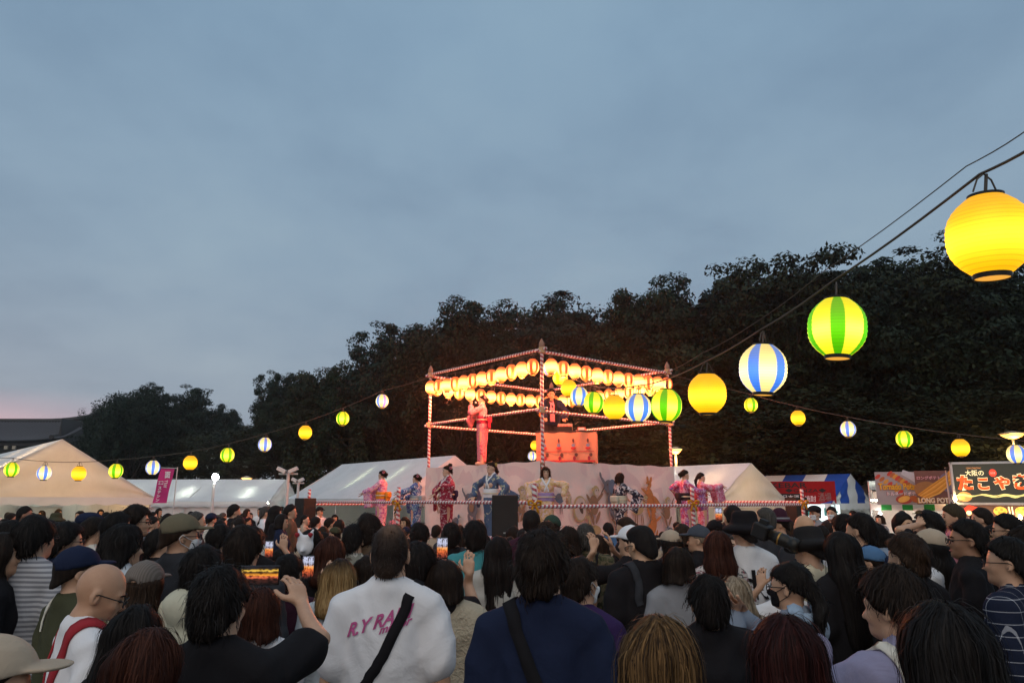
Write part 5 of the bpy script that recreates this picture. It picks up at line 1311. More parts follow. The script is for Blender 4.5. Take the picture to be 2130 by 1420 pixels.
PATT = {'stripe': lambda: fabric('cloth_stripe', (.20, .20, .22), pattern=pat_stripes(2, 42, (.42, .41, .43), .5)), 'plaid': lambda: fabric('cloth_plaid', (.012, .016, .035), pattern=pat_plaid(19, (.55, .55, .6))),
        'zigzag': lambda: fabric('cloth_zigzag', (.6, .57, .48), pattern=pat_zigzag([(.66, .62, .52), (.10, .16, .32), (.62, .6, .55), (.33, .24, .07), (.6, .55, .42), (.16, .22, .20)], 6)), 'camo': lambda: fabric('cloth_camo', (.08, .075, .04), pattern=pat_blobs([(.03, .035, .02), (.14, .11, .07)], 11, .52)),
        'floral': lambda: fabric('cloth_floral', (.62, .55, .52), pattern=pat_blobs([(.22, .06, .08), (.1, .12, .12)], 17, .56)), 'embroidered': lambda: fabric('cloth_embroidered', (.12, .085, .06), pattern=pat_blobs([(.55, .5, .42)], 26, .53, 3)), 'check': lambda: fabric('cloth_check', (.25, .24, .2), pattern=pat_blobs([(.1, .08, .06), (.5, .46, .4)], 9, .53)),
        'knit': lambda: fabric('cloth_knit', (.45, .38, .28), .6, 40), 'sheer': lambda: fabric('cloth_sheer', (.50, .55, .60), .6, 7), 'blouse': lambda: fabric('cloth_blouse', (.46, .43, .39), .5, 7), 'cord': lambda: fabric('cloth_cord', (.20, .165, .145), .3, 8, pattern=pat_stripes(0, 90, (.14, .115, .10)))}
def fmat(n): return PATT[n]() if n in PATT else cl(n)
EYE = plain('eye_dark', (.02, .012, .01), .3); LIP = plain('lip', (.42, .14, .12), .5); MASKM = fabric('mask_cloth', (.75, .75, .76), .1)
PHONEB = plain('phone_black', (.01, .01, .012), .3)
TRM = fabric('trouser_dark', (.02, .02, .026))
def screen_mat(i):
    name = 'phone_screen_%d' % i
    if name in MATS: return MATS[name]
    m, t, b = newmat(name); b.inputs['Roughness'].default_value = .2
    tc = N(t, 'ShaderNodeTexCoord'); o = sep(t, tc.outputs['Generated'])
    n = N(t, 'ShaderNodeTexNoise'); n.inputs['Scale'].default_value = 7; n.inputs['Detail'].default_value = 5; L(t, tc.outputs['Generated'], n.inputs['Vector'])
    st = [(0, (.005, .005, .006)), (.1, (.02, .01, .01)), (.22, (.35, .06, .03)), (.42, (.8, .16, .04)), (.56, (1, .42, .10)), (.62, (.45, .45, .6)), (.95, (.62, .66, .85)), (1, (.01, .01, .01))] if i == 0 else [(0, (.005, .005, .006)), (.3, (.06, .015, .01)), (.42, (.7, .14, .06)), (.55, (.9, .35, .03)), (.66, (.03, .01, .01)), (.78, (1, .6, .08)), (.86, (.02, .015, .015)), (1, (.01, .01, .02))]
    zz = math_n(t, 'ADD', o[2], math_n(t, 'MULTIPLY', math_n(t, 'SUBTRACT', n.outputs[0], .5), .3)); c = mixc(t, 1.0, ramp(t, zz, st), ramp(t, n.outputs[0], [(.38, (.12, .1, .1)), (.52, (1, 1, 1))]), 'MULTIPLY')
    b.inputs['Base Color'].default_value = (.01, .01, .01, 1); L(t, c, b.inputs['Emission Color']); b.inputs['Emission Strength'].default_value = 1.0
    MATS[name] = m; return m
def phone(p, rz, label, wide=False, lean=0, scr=0, s=1.0):
    e = empty('smartphone', p, 0); e.rotation_euler = (lean, 0, rz); w, h = (.155, .076) if wide else (.076, .155); e.scale = (s,) * 3
    o = MB().box((0, 0, 0), (w, .009, h)).obj('case', PHONEB, e); bv = o.modifiers.new('b', 'BEVEL'); bv.width = .004; bv.segments = 2
    MB().box((0, -.0052, 0), (w * .93, .001, h * .94)).obj('screen', screen_mat(scr), e)
    tag(e, label, 'phone')
    return e
NP = [0]
def person(x, top, d, yaw, hair, hc, kind, col, label, hy=0, pitch=0, roll=0, hat=None, hatc='black', ex=(), female=False, pose='rest', sk=0, lod=None, group='people in the crowd', wide=1.0, sdz=None, tr=None):
    d = d * (1.07 if d < 5.5 else 1.0); p = P(x, top, d)
    topz = {None: 1.735, 'cap': 1.738, 'bucket': 1.745, 'fedora': 1.78, 'flatcap': 1.735, 'beanie': 1.732}[hat] if hat else {'bald': 1.703, 'thin': 1.712, 'topbun': 1.765, 'crop': 1.72}.get(hair, 1.732)
    base = 0 if sdz is None else sdz
    topz = 1.47 + (topz - 1.47) * .915; s = (p.z - base) / topz
    if lod is None: lod = 0 if d < 3.5 else (1 if d < 7.4 else 2)
    hyr, pr, rr = -R(hy), -R(pitch), R(roll)
    bk = ('body', female, pose, lod); arr = template(bk, lambda: build_body(female, pose, lod))
    me = get_mesh(bk, arr, hyr, pr, 'person', roll=rr)
    o = link('person', me, skin(sk), None, (p.x, d, base), (0, 0, -R(yaw)), (s * wide, s * wide, s)); NP[0] += 1
    ck = ('cloth', female, kind, pose, lod)
    carr = template(ck, lambda: cloth_sdf(female, kind, *POSES[pose]).mesh(cloth_axes(lod, pose)))
    nm = {'tee': 't_shirt', 'long': 'long_sleeve_top', 'shirt': 'shirt', 'hoodie': 'hooded_jacket', 'loose': 'loose_top', 'tank': 'tank_top'}[kind]
    ct = link(nm, get_mesh(ck, carr, 0, 0, nm), fmat(col), o)
    if sdz is None or True:
        tk_ = ('trousers', lod); ta = template(tk_, lambda: trousers_sdf().mesh((axis((-.24, .24, (.028, .034, .045)[lod])), axis((-.18, .18, (.028, .034, .045)[lod])), axis((.04, 1.1, (.034, .045, .055)[lod])))))
        link('trousers', get_mesh(tk_, ta, 0, 0, 'trousers'), tr or TRM, o)
    if hat and hair in ('long', 'longer', 'wavy', 'lob', 'bob'): hair = hair + '@'
    if hair != 'bald':
        hk = ('hair', hair, lod); ha = template(hk, lambda: build_hair(hair, lod)); link('hair', get_mesh(hk, ha, hyr, pr, 'hair', roll=rr), HAIRC[hc], o)
    if hat:
        hk = ('hat', hat, lod); ha = template(hk, lambda: build_hat(hat, lod)); link({'cap': 'baseball_cap', 'bucket': 'bucket_hat', 'fedora': 'fedora', 'flatcap': 'flat_cap', 'beanie': 'beanie'}[hat], get_mesh(hk, ha, hyr, pr, 'hat', roll=rr), fmat(hatc), o)
        if hat == 'fedora':
            fb = template('band', lambda: mb_arrays(MB().lathe([(.105, 0), (.108, .0), (.105, .022), (.10, .022)], 20, (0, -.012, 1.65), 1, 1.12))); link('hat_band', get_mesh('band', fb, hyr, pr, 'hat_band'), cl('grey'), o)
    face = abs(((yaw + hy) + 180) % 360 - 180)
    if face > 62 and lod < 3:
        for nm2, fn, mm in (('eyes', eye_arrays, EYE), ('eyebrows', brow_arrays, HAIRC['black']), ('lips', lip_arrays, LIP)):
            fa = template(nm2, fn); link(nm2, get_mesh(nm2, fa, hyr, pr, nm2, roll=rr), mm, o)
    sd_c = None
    for e in ex:
        if e == 'glasses': link('glasses', get_mesh('glasses', template('glasses', glasses_arrays), hyr, pr, 'glasses', roll=rr), BLK, o)
        elif e in ('mask', 'blackmask'): link('face_mask', get_mesh('mask', template('mask', mask_arrays), hyr, pr, 'face_mask', roll=rr), MASKM if e == 'mask' else cl('black'), o)
        elif e == 'earphone': pass
        elif isinstance(e, tuple):
            sd_c = cloth_sdf(female, kind, *POSES[pose])
            if e[0] == 'band':      # ('band', colour, width, points, name)
                v, q = ribbon_on(sd_c, e[3], e[2]); link(e[4] if len(e) > 4 else 'shoulder_strap', npmesh('strap', v, quads=q), fmat(e[1]), o)
            elif e[0] == 'print':   # ('print', text, colour, w, h, x, z, shear)
                me = text_mesh(e[1], e[3], e[4], bold=.03, shear=e[7] if len(e) > 7 else 0)
                co = np.array([v.co[:] for v in me.vertices]); co[:, 0] += e[5]; co[:, 2] += e[6]
                if len(e) > 8: co[:, 2] += co[:, 0] * e[8]
                pr_ = co.copy(); pr_[:, 1] = -.19
                for _ in range(6): pr_[:, 1] += sd_c(*pr_.T) - (.005 if lod == 0 else .011)
                me.vertices.foreach_set('co', pr_.astype(np.float32).ravel()); me.update(); link('print', me, fmat(e[2]), o)
            elif e[0] == 'backpack':
                b = Sdf(); b.box((0, -.21, 1.18), (vec(1, 0, 0), vec(0, 1, 0), vec(0, 0, 1)), (.15, .085, .23), .05); b.box((0, -.285, 1.10), (vec(1, 0, 0), vec(0, 1, 0), vec(0, 0, 1)), (.11, .03, .10), .025, .015)
                v, q = template('backpack', lambda: b.mesh((axis((-.2, .2, .02)), axis((-.35, -.08, .02)), axis((.9, 1.46, .02)))))
                link('backpack', get_mesh('backpack', (v, q), 0, 0, 'backpack'), fmat(e[1]), o)
                for s_ in (-1, 1):
                    v, q = ribbon_on(sd_c, [(s_ * .09, -.13, 1.36), (s_ * .1, -.04, 1.45), (s_ * .11, .08, 1.36), (s_ * .12, .13, 1.22)], .05); link('shoulder_strap', npmesh('strap', v, quads=q), fmat(e[1]), o)
            elif e[0] == 'foxmask':
                b = Sdf(); b.ell((0, -.135, 1.58), (.07, .03, .08), .01); b.cone((0, -.14, 1.56), (0, -.185, 1.54), .035, .015, .02)
                for s_ in (-1, 1): b.cone((s_ * .04, -.135, 1.64), (s_ * .062, -.135, 1.70), .026, .006, .01)
                v, q = b.mesh((axis((-.1, .1, .011)), axis((-.22, -.08, .011)), axis((1.48, 1.73, .011)))); link('fox_mask', npmesh('fox_mask', v, quads=q), cl('white'), o)
                for s_ in (-1, 1): MB().lathe([(.001, .012), (.018, .004), (.02, -.01), (.001, -.03)], 8, (s_ * .055, -.165, 1.665)).obj('mask_ear', cl('red'), o, True)
            elif e[0] == 'collar':
                v, q = ribbon_on(sd_c, [(.075, -.03, 1.44), (.0, -.10, 1.435), (-.075, -.03, 1.44)], .05, .01); link('collar', npmesh('collar', v, quads=q), fmat(e[1]), o)
    tag(o, label, 'person', group)
    return o
BACK = [(.10, .02, 1.43), (.085, -.10, 1.37), (.0, -.16, 1.2), (-.10, -.15, 1.05), (-.18, -.04, .95)]
BACKL = [(-q[0], q[1], q[2]) for q in BACK]
SH_L = [(-.10, -.14, 1.22), (-.095, -.12, 1.36), (-.095, -.03, 1.45), (-.10, .08, 1.36)]
SH_R = [(-q[0], q[1], q[2]) for q in SH_L]

# ------------------------------------------------------------------ dancers and performers
def kmat(name, base, cols, scale=9, lo=.5): return fabric('kimono_' + name, base, .25, 6, pattern=pat_blobs(cols, scale, lo, 1.8))
def robe_sdf(al, ar, sleeve):
    c = Sdf()
    c.cone((0, -.005, .12), (0, -.01, .9), .125, .165, .03, sy=.85); c.cone((0, -.01, .9), (0, -.005, 1.25), .165, .155, .05, sy=.76); c.ell((0, 0, 1.26), (.165, .125, .16), .03)
    c.cone((-.13, -.012, 1.37), (.13, -.012, 1.37), .064, .064, .05)
    for s in (-1, 1):
        c.cone((s * .03, -.02, 1.445), (s * .12, -.018, 1.385), .052, .055, .03)
        S, E, Wr, hd, pn, cu = arm(True, s, ar if s > 0 else al)
        c.cone(S, E, .068, .072, .03); We = E + (Wr - E) * .85; c.cone(E, We, .07, .062, .02)
        u = nrmz(We - E); dn = vec(0, 0, -1)
        if abs(u @ dn) > .93: o_ = nrmz(vec(-s, .3, 0))
        else: o_ = u
        w = nrmz(dn - o_ * (dn @ o_)); cc = E + (We - E) * .55 + w * sleeve * .5 * .9
        c.box(cc, (o_, w, np.cross(o_, w)), (.135, sleeve / 2, .032), .028, .03)
    c.cut(lambda x, y, z: .09 - z + 0 * x + 0 * y)
    c.cone((0, -.026, 1.45), (0, .035, 1.60), .060, .085, .008, 's')
    c.disp = lambda x, y, z: .006 * (np.sin(26 * x + 5 * z) * .6 + np.sin(19 * y + 31 * x - 8 * z) * .6 + np.sin(17 * z + 12 * x) * .5)
    return c
def obi_sdf():
    c = Sdf(); c.cone((0, -.01, .9), (0, -.005, 1.25), .178, .170, .05, sy=.78); c.cut(lambda x, y, z: np.abs(z - 1.085) - .085 + 0 * x + 0 * y, .004); return c
def dancer(x, top, d, yaw, al, ar, km, obi, hair, hc, label, hy=0, pitch=0, sleeve=.42, deck=None, orn='pink', sk=2, name_pose=None, bow=True, lean=0):
    base = ZD if deck is None else deck
    key = 'dancer_%d_%d' % (x, top); POSES[key] = (al, ar)
    p = P(x, top, d); topz = 1.47 + ((1.765 if hair == 'topbun' else 1.735) - 1.47) * .915; s = (p.z - base) / topz
    bk = ('body', True, key, 1); arr = build_body(True, key, 1)
    hyr, pr = -R(hy), -R(pitch)
    o = link('person', get_mesh(bk, arr, hyr, pr, 'person'), skin(sk), None, (p.x, d, base), (R(0), 0, -R(yaw)), s)
    rs = robe_sdf(al, ar, sleeve); v, q = rs.mesh((axis((-.62, .62, .018)), axis((-.5, .62, .018)), axis((.04, 1.72, .018))))
    link('kimono', npmesh('kimono', v, quads=q), km, o)
    oa = template('obi', lambda: obi_sdf().mesh((axis((-.24, .24, .014)), axis((-.22, .22, .014)), axis((.96, 1.22, .014))))); ob = link('obi', get_mesh('obi', oa, 0, 0, 'obi'), obi, o)
    MB().lathe([(.193, -.012), (.197, 0), (.193, .012)], 24, (0, -.008, 1.085), 1, .80).obj('obi_cord', cl('cream'), ob, True)
    if bow:
        b = Sdf(); b.box((0, -.185, 1.10), (vec(1, 0, 0), vec(0, 1, 0), vec(0, 0, 1)), (.13, .045, .075), .035); b.box((.06, -.175, 1.0), (vec(1, 0, .2), vec(0, 1, 0), vec(-.2, 0, 1)), (.05, .025, .12), .02); b.box((-.06, -.175, 1.0), (vec(1, 0, -.2), vec(0, 1, 0), vec(.2, 0, 1)), (.05, .025, .12), .02)
        ba = template('obibow', lambda: b.mesh((axis((-.2, .2, .016)), axis((-.26, -.1, .016)), axis((.84, 1.22, .016))))); link('bow', get_mesh('obibow', ba, 0, 0, 'bow'), obi, ob)
    v, q = ribbon_on(rs, [(-.085, -.01, 1.46), (-.06, .07, 1.40), (.0, .13, 1.30), (.05, .14, 1.18)], .035, .004); link('collar', npmesh('collar', v, quads=q), cl('white'), o)
    v, q = ribbon_on(rs, [(.085, -.01, 1.46), (.06, .07, 1.40), (.0, .14, 1.30), (-.05, .15, 1.18)], .035, .006); link('collar', npmesh('collar', v, quads=q), cl('white'), o)
    ha = template(('hair', hair, 1), lambda: build_hair(hair, 1)); link('hair', get_mesh(('hair', hair, 1), ha, hyr, pr, 'hair'), HAIRC[hc], o)
    for nm2, fn, mm in (('eyes', eye_arrays, EYE), ('eyebrows', brow_arrays, HAIRC['black']), ('lips', lip_arrays, LIP)):
        link(nm2, get_mesh(nm2, template(nm2, fn), hyr, pr, nm2), mm, o)
    if orn:
        mb = MB()
        for k in range(6): a = k * 1.047; mb.lathe([(.001, .012), (.016, .004), (.012, -.008), (.001, -.012)], 7, (-.075 + .0 * a, -.075 + .024 * math.cos(a), 1.655 + .024 * math.sin(a)))
        fa = mb_arrays(mb); link('hair_flower', npmesh('hair_flower', deform(fa[0], hyr, pr), quads=fa[1]), cl(orn), o)
    tag(o, label, 'person', 'kimono dancers and performers on the tower')
    return o
H0 = lambda w, pole=(1, -.2, -.3), hd=(0, .5, -.6), pn=(0, -.3, 1), cu=.25: (w, pole, hd, pn, cu)
dancer(795, 976, 16.9, -78, H0((-.06, .44, 1.16), (-1, 0, -1)), H0((.10, .42, 1.22), (1, 0, -1)), kmat('pink', (.70, .24, .36), [(.48, .14, .40), (.80, .50, .56)]), cl('orange') if 'orange' in CLOTH else fabric('obi_orange', (.75, .28, .03)), 'bun', 'black', 'leftmost dancer, in pink kimono with orange sash, facing left', hy=6)
dancer(866, 984, 15.7, -70, H0((-.12, .42, 1.28), (-1, 0, -.6)), H0((.14, .36, 1.12), (1, 0, -1)), kmat('bluefloral', (.60, .64, .72), [(.04, .08, .26), (.18, .36, .48), (.06, .1, .3)], 8, .50), fabric('obi_teal', (.30, .38, .42)), 'bun', 'darkbrown', 'dancer in white kimono with blue flowers, facing left', orn='pink')
dancer(930, 963, 14.7, -118, H0((-.36, .30, 1.24), (-1, 0, -.6)), H0((.04, .26, 1.10), (1, .1, -.4)), kmat('red', (.60, .46, .47), [(.26, .015, .04), (.30, .02, .05)], 10, .47), fabric('obi_plum', (.06, .035, .08)), 'topbun', 'black', 'dancer in dark red patterned kimono with purple sash', hy=16)
dancer(1022, 958, 13.6, -140, H0((-.30, .10, .98), (-1, -.4, .2)), H0((.34, .12, 1.02), (1, -.4, .3)), kmat('blue', (.075, .12, .21), [(.45, .45, .32)], 8, .60), cl('white'), 'ponytail', 'darkbrown', 'dancer in plain blue kimono with white sash behind the loudspeaker', hy=14, orn='yellow')
dancer(1135, 968, 13.3, 178, H0((-.34, .26, 1.10), (-1, .1, .5)), H0((.34, .26, 1.08), (1, .1, .5)), kmat('apricot', (.76, .50, .32), [(.80, .58, .56), (.62, .40, .16)], 7, .53), fabric('obi_lavender', (.36, .26, .50)), 'lob', 'brown', 'dancer in apricot kimono with lavender sash, facing the camera', orn=None, bow=False, sleeve=.52)
dancer(1290, 981, 14.3, 62, H0((-.28, .36, 1.14), (-1, 0, -.4)), H0((.34, .34, 1.12), (1, 0, -.3)), kmat('mono', (.64, .60, .63), [(.025, .025, .045), (.03, .03, .05)], 7, .50), fabric('obi_cream', (.58, .56, .44)), 'bob', 'darkbrown', 'bob-haired dancer in black and white kimono', orn=None)
dancer(1424, 975, 15.3, 84, H0((-.34, -.24, 1.26), (-1, -.6, -.2)), H0((.12, .40, 1.22), (1, 0, -.8)), kmat('crimson', (.48, .07, .17), [(.34, .16, .42), (.66, .40, .54)], 7, .52), fabric('obi_dark', (.04, .025, .03)), 'bun', 'darkbrown', 'dancer in crimson and violet kimono with one sleeve spread left', orn='lilac', sleeve=.46)
dancer(1458, 981, 16.4, 88, H0((-.08, .46, 1.36), (-1, 0, -.6)), H0((.10, .48, 1.38), (1, 0, -.8)), kmat('rose', (.52, .10, .18), [(.66, .48, .58), (.60, .22, .34)], 7, .5), fabric('obi_red', (.5, .06, .08)), 'ponytail', 'black', 'rightmost dancer, pony-tailed, arms stretched out to the right', orn=None, sleeve=.40)
dancer(1003, 820, 16.6, -82, H0((-.05, .26, 1.42), (-1, .2, -1), (.1, .1, 1), (0, 1, 0), .5), H0((.06, .27, 1.36), (1, .2, -1), (-.1, .1, 1), (0, 1, 0), .5), kmat('salmon', (.78, .26, .30), [(.60, .10, .16)], 13, .56), fabric('obi_crimson', (.55, .03, .08)), 'bun', 'black', 'singer in pink kimono with red sash on the upper stage', deck=zp, pitch=-6)
mic = P(991, 838, 16.55); me_ = empty('microphone', mic); me_.rotation_euler = (R(20), R(-50), 0); MB().tube([(0, 0, -.2), (0, 0, 0)], [.010, .014], 8).obj('handle', BLK, me_); MB().lathe([(.001, .045), (.018, .035), (.022, .018), (.014, 0)], 10).obj('head', POLE, me_, True); tag(me_, 'microphone held at the singer\'s mouth', 'microphone')
POSES['mix'] = (H0((-.20, .34, 1.02), (-1, 0, -.4)), H0((.20, .36, 1.02), (1, 0, -.4)))
hm = person(1146, 806, 17.0, 172, 'short', 'black', 'loose', 'navy', 'man in navy happi coat standing behind the draped table', pitch=14, pose='mix', sdz=zp, lod=1, group='kimono dancers and performers on the tower', sk=1)
sdh = cloth_sdf(False, 'loose', *POSES['mix'])
v, q = ribbon_on(sdh, [(0, .13, 1.42), (0, .15, 1.2), (0, .16, .95)], .11, .006); link('white_front', npmesh('s', v, quads=q), cl('pink'), hm)
for s in (-1, 1):
    v, q = ribbon_on(sdh, [(s * .08, .03, 1.45), (s * .085, .12, 1.3), (s * .09, .15, .95)], .04, .010); link('lapel', npmesh('s', v, quads=q), cl('black'), hm)
    S, E, Wr, *_ = arm(False, s, POSES['mix'][0 if s < 0 else 1])
    MB().tube([tuple(E + (Wr - E) * .45), tuple(E + (Wr - E) * .62)], .082, 12).obj('sleeve_band', fabric('obi_orange', (.75, .28, .03)), hm, True)

# ------------------------------------------------------------------ the crowd, from the front row back
f_, m_ = True, False
# bottom row
person(0, 1310, 1.75, 62, 'capped', 'darkbrown', 'tee', 'brown', 'person in beige cap at the lower left corner', hat='cap', hatc='beige', sk=1)
person(318, 1296, 2.05, 22, 'long', 'red', 'tee', 'black', 'woman with long reddish brown hair at lower left', female=f_)
person(200, 1168, 2.85, 48, 'bald', 'black', 'tee', 'white', 'bald man in glasses and white T-shirt with red backpack straps', hy=22, pitch=20, ex=('glasses', ('band', 'red', .055, SH_L), ('band', 'red', .055, [(.02, -.18, 1.16), (.075, -.13, 1.34), (.10, -.03, 1.45), (.10, .08, 1.36)])), sk=1)
person(290, 1250, 2.55, 5, 'long', 'black', 'long', 'black', 'woman with straight black hair between bald man and cap woman', female=f_)
person(466, 1169, 2.4, 8, 'short', 'black', 'tee', 'black', 'black-haired man in black T-shirt filming with a phone', pose='phone_far', hy=4)
person(1362, 1268, 1.85, 0, 'long', 'streak', 'tee', 'brown', 'woman with blond-streaked brown hair, front row centre', female=f_)
person(1622, 1266, 2.0, -6, 'long', 'plum', 'loose', 'black', 'woman with dark wine-red long hair at lower right', female=f_)
person(1944, 1238, 1.75, -4, 'long', 'black', 'loose', 'charcoal', 'woman with long black hair, nearest at lower right', female=f_, wide=1.03)
person(1855, 1168, 2.35, -28, 'mush', 'darkbrown', 'shirt', 'lilac', 'short-haired person in slate shirt with white bag strap, hand raised', pose='point_l', ex=(('band', 'offwhite', .045, [(-.11, -.13, 1.1), (-.105, -.12, 1.3), (-.105, -.03, 1.45), (-.11, .08, 1.36)]),), hy=-12, pitch=6)
person(815, 1088, 3.1, 2, 'thin', 'thin', 'tee', 'white', 'thin-haired man in white T-shirt with black crossbody strap', ex=('glasses', ('band', 'black', .042, BACK, 'crossbody_strap'), ('print', 'R.Y RAIN', 'pinkprint', .27, .05, -.015, 1.335, .35, .30), ('print', 'mirror', 'pinkprint', .13, .028, .05, 1.30, .35, .30)), sk=0, wide=.97)
person(1127, 1096, 2.68, 8, 'messy', 'darkbrown', 'tee', 'navy', 'big man with tousled dark hair and navy T-shirt, front centre', ex=(('band', 'black', .05, BACKL, 'crossbody_strap'),), hy=6, sk=0, wide=.97)
person(1207, 1152, 3.4, 36, 'short', 'darkbrown', 'tee', 'purple', 'masked man in purple T-shirt behind the big man', ex=('mask',), hy=12)
person(1468, 1190, 3.2, -4, 'mush', 'black', 'loose', 'black', 'person with round black hair and black top, lower centre right')
person(1638, 1160, 3.4, -34, 'tied', 'black', 'shirt', 'bluegrey', 'woman with tied black hair, glasses and blue collar, clapping', female=f_, ex=('glasses', 'blackmask', ('collar', 'lightblue')), pose='clap', hy=-18)
person(2085, 1110, 3.6, -42, 'short', 'black', 'shirt', 'plaid', 'man in glasses and navy plaid shirt at right', ex=('glasses',), hy=-18)
person(545, 1216, 3.2, 12, 'bob', 'red', 'loose', 'white', 'woman with dark red bob and white top behind the phone', female=f_)
# second row
person(170, 1131, 3.6, 38, 'capped', 'darkbrown', 'tee', 'olive', 'person in navy cap and dark olive T-shirt', hat='cap', hatc='navy', hy=12, ex=(('band', 'offwhite', .05, [(-.1, -.12, 1.3), (-.1, -.03, 1.45), (-.1, .08, 1.34)]),))
person(308, 1161, 3.6, 10, 'lob', 'brown', 'loose', 'zigzag', 'woman in ribbed brown cap and zigzag knit sweater', female=f_, hat='cap', hatc='cord')
person(82, 1066, 4.1, 14, 'mush', 'black', 'tee', 'stripe', 'man in grey pinstriped T-shirt at left', hy=8, ex=('glasses',))
person(14, 1102, 4.0, 60, 'long', 'darkbrown', 'tee', 'black', 'dark-haired woman in profile at the left picture edge', female=f_, hy=14, sk=1)
person(262, 1084, 4.1, 50, 'wavy', 'black', 'loose', 'silver', 'woman with wavy long black hair and pale grey top', female=f_, hy=10)
person(146, 1081, 4.8, 55, 'mush', 'black', 'tee', 'navy', 'man in glasses behind the pinstriped shirt', ex=('glasses',), hy=10)
person(381, 1064, 4.5, 30, 'capped', 'brown', 'tee', 'charcoal', 'man in olive cap and white mask, charcoal T-shirt', hat='cap', hatc='oliveCap', ex=('mask', 'glasses'), hy=24, wide=1.06, sk=1)
person(512, 1087, 3.9, 8, 'mush', 'darkbrown', 'shirt', 'charcoal', 'man with round brown hair and dark jacket behind the phone filmer', hy=6)
person(430, 1128, 3.5, 30, 'short', 'black', 'hoodie', 'whiteolive', 'person in white and yellow jacket behind the phone filmer')
person(604, 1147, 4.3, 6, 'short', 'black', 'long', 'plum', 'black-haired person in plum top holding an upright phone', pose='phone_low', hy=8)
person(690, 1110, 4.8, 6, 'lob', 'red', 'tee', 'black', 'woman with copper brown bob in black top', female=f_)
person(709, 1156, 4.0, 4, 'lob', 'blonde', 'loose', 'sheer', 'blond woman with dark roots in pale sheer jacket', female=f_, ex=(('band', 'charcoal', .02, SH_L),))
person(874, 1121, 4.0, 16, 'mush', 'black', 'tee', 'black', 'man with round black hair right of the white T-shirt', ex=('glasses',), hy=12, pose='phone_low')
person(926, 1158, 4.0, 14, 'bob', 'darkbrown', 'loose', 'knit', 'brown-haired woman in beige knit cardigan', female=f_, wide=1.12)
person(1036, 1110, 5.2, -2, 'longer', 'black', 'loose', 'blouse', 'woman with very long straight black hair and beige blouse', female=f_)
person(1338, 1087, 4.7, -14, 'fade', 'black', 'tee', 'black', 'man with faded haircut, glasses and black T-shirt', ex=('glasses', ('band', 'charcoal', .045, SH_L), ('band', 'charcoal', .045, SH_R)), hy=-16, pitch=12, sk=4, wide=1.06)
person(1406, 1132, 4.6, -6, 'bob', 'darkbrown', 'tee', 'grey', 'dark bob-haired person in grey right of the faded haircut', female=f_)
person(1526, 1194, 4.2, -4, 'wavy', 'ash', 'loose', 'embroidered', 'ash-blond woman in brown top with white embroidery', female=f_)
person(1488, 1099, 5.2, -4, 'long', 'red', 'tee', 'floral', 'woman with long auburn hair and floral white top', female=f_)
person(1545, 1061, 5.3, -12, 'capped', 'black', 'tee', 'white', 'man in black bucket hat and white T-shirt with big black logo', hat='bucket', hatc='black', ex=(('print', 'K', 'black', .12, .19, .03, 1.235), ('print', 'c', 'black', .07, .085, -.065, 1.235)), hy=-4)
person(1680, 1094, 4.6, -26, 'capped', 'black', 'loose', 'cream', 'man in tilted black bucket hat and cream T-shirt', hat='bucket', hatc='blackhat', hy=-8, pitch=10, roll=8)
person(1742, 1100, 4.3, -20, 'longer', 'black', 'tee', 'black', 'woman with long black hair right of the tilted bucket hat', female=f_)
person(1628, 1168, 4.4, 8, 'short', 'black', 'tee', 'white', 'photographer in white T-shirt raising a long-lens camera', pose='camera')
person(1930, 1096, 4.9, -42, 'wavy', 'black', 'loose', 'white', 'woman in beige cap with wavy black hair and white blouse', female=f_, hat='cap', hatc='beige', hy=-14)
person(2002, 1074, 4.5, -58, 'short', 'black', 'tee', 'black', 'dark-haired man in thick black glasses and black T-shirt', ex=('glasses',), hy=-16, sk=3)
person(1878, 1104, 3.9, -20, 'messy', 'brown', 'tee', 'black', 'person with tousled brown hair behind the raised hand', hy=-10)
person(1806, 1132, 5.2, -40, 'capped', 'darkbrown', 'tee', 'plum', 'person in blue denim cap holding up a hand', hat='cap', hatc='denim', hy=-18, pose='stroke')
person(1783, 1062, 5.4, -34, 'short', 'black', 'shirt', 'navy', 'man in navy jacket with navy backpack', ex=(('backpack', 'navy'),), hy=-14)
person(2128, 1088, 4.0, -50, 'mush', 'darkbrown', 'tee', 'bluegrey', 'brown-haired person cut by the right picture edge', hy=-14)
# third row
person(288, 1046, 6.2, 62, 'mush', 'darkbrown', 'tee', 'black', 'tall man in glasses in profile before the tan tent', ex=('glasses',), hy=14, pose='point_l')
person(250, 1060, 6.0, 40, 'short', 'black', 'tee', 'navy', 'black-haired man just left of the tall man in glasses', hy=8)
person(338, 1095, 5.9, 56, 'short', 'black', 'tee', 'black', 'black-haired man left of the olive cap', hy=6)
person(463, 1086, 6.0, 26, 'short', 'black', 'shirt', 'bluegrey', 'man in blue-grey shirt between olive cap and round brown hair', hy=8)
person(652, 1096, 6.0, 10, 'short', 'black', 'tee', 'charcoal', 'person wearing a white fox mask on the back of the head', ex=(('foxmask',),))
person(738, 1087, 5.9, 12, 'crop', 'black', 'shirt', 'check', 'cropped-hair man in patterned shirt, hands raised', pose='clap')
person(768, 1064, 6.0, 6, 'mush', 'darkbrown', 'tee', 'brown', 'man with mushroom haircut and brown T-shirt')
person(765, 1150, 4.9, 10, 'bob', 'darkbrown', 'shirt', 'denim', 'person in denim shirt half hidden by the white T-shirt', female=f_)
person(988, 1079, 6.1, -6, 'mush', 'black', 'shirt', 'teal', 'man in teal collared shirt')
person(940, 1083, 7.0, -2, 'short', 'black', 'tee', 'black', 'black-haired man with backpack left of the teal shirt', ex=(('backpack', 'charcoal'),))
person(873, 1084, 7.2, 4, 'mush', 'black', 'tee', 'charcoal', 'black-haired person with white hair clip below the floral dancer')
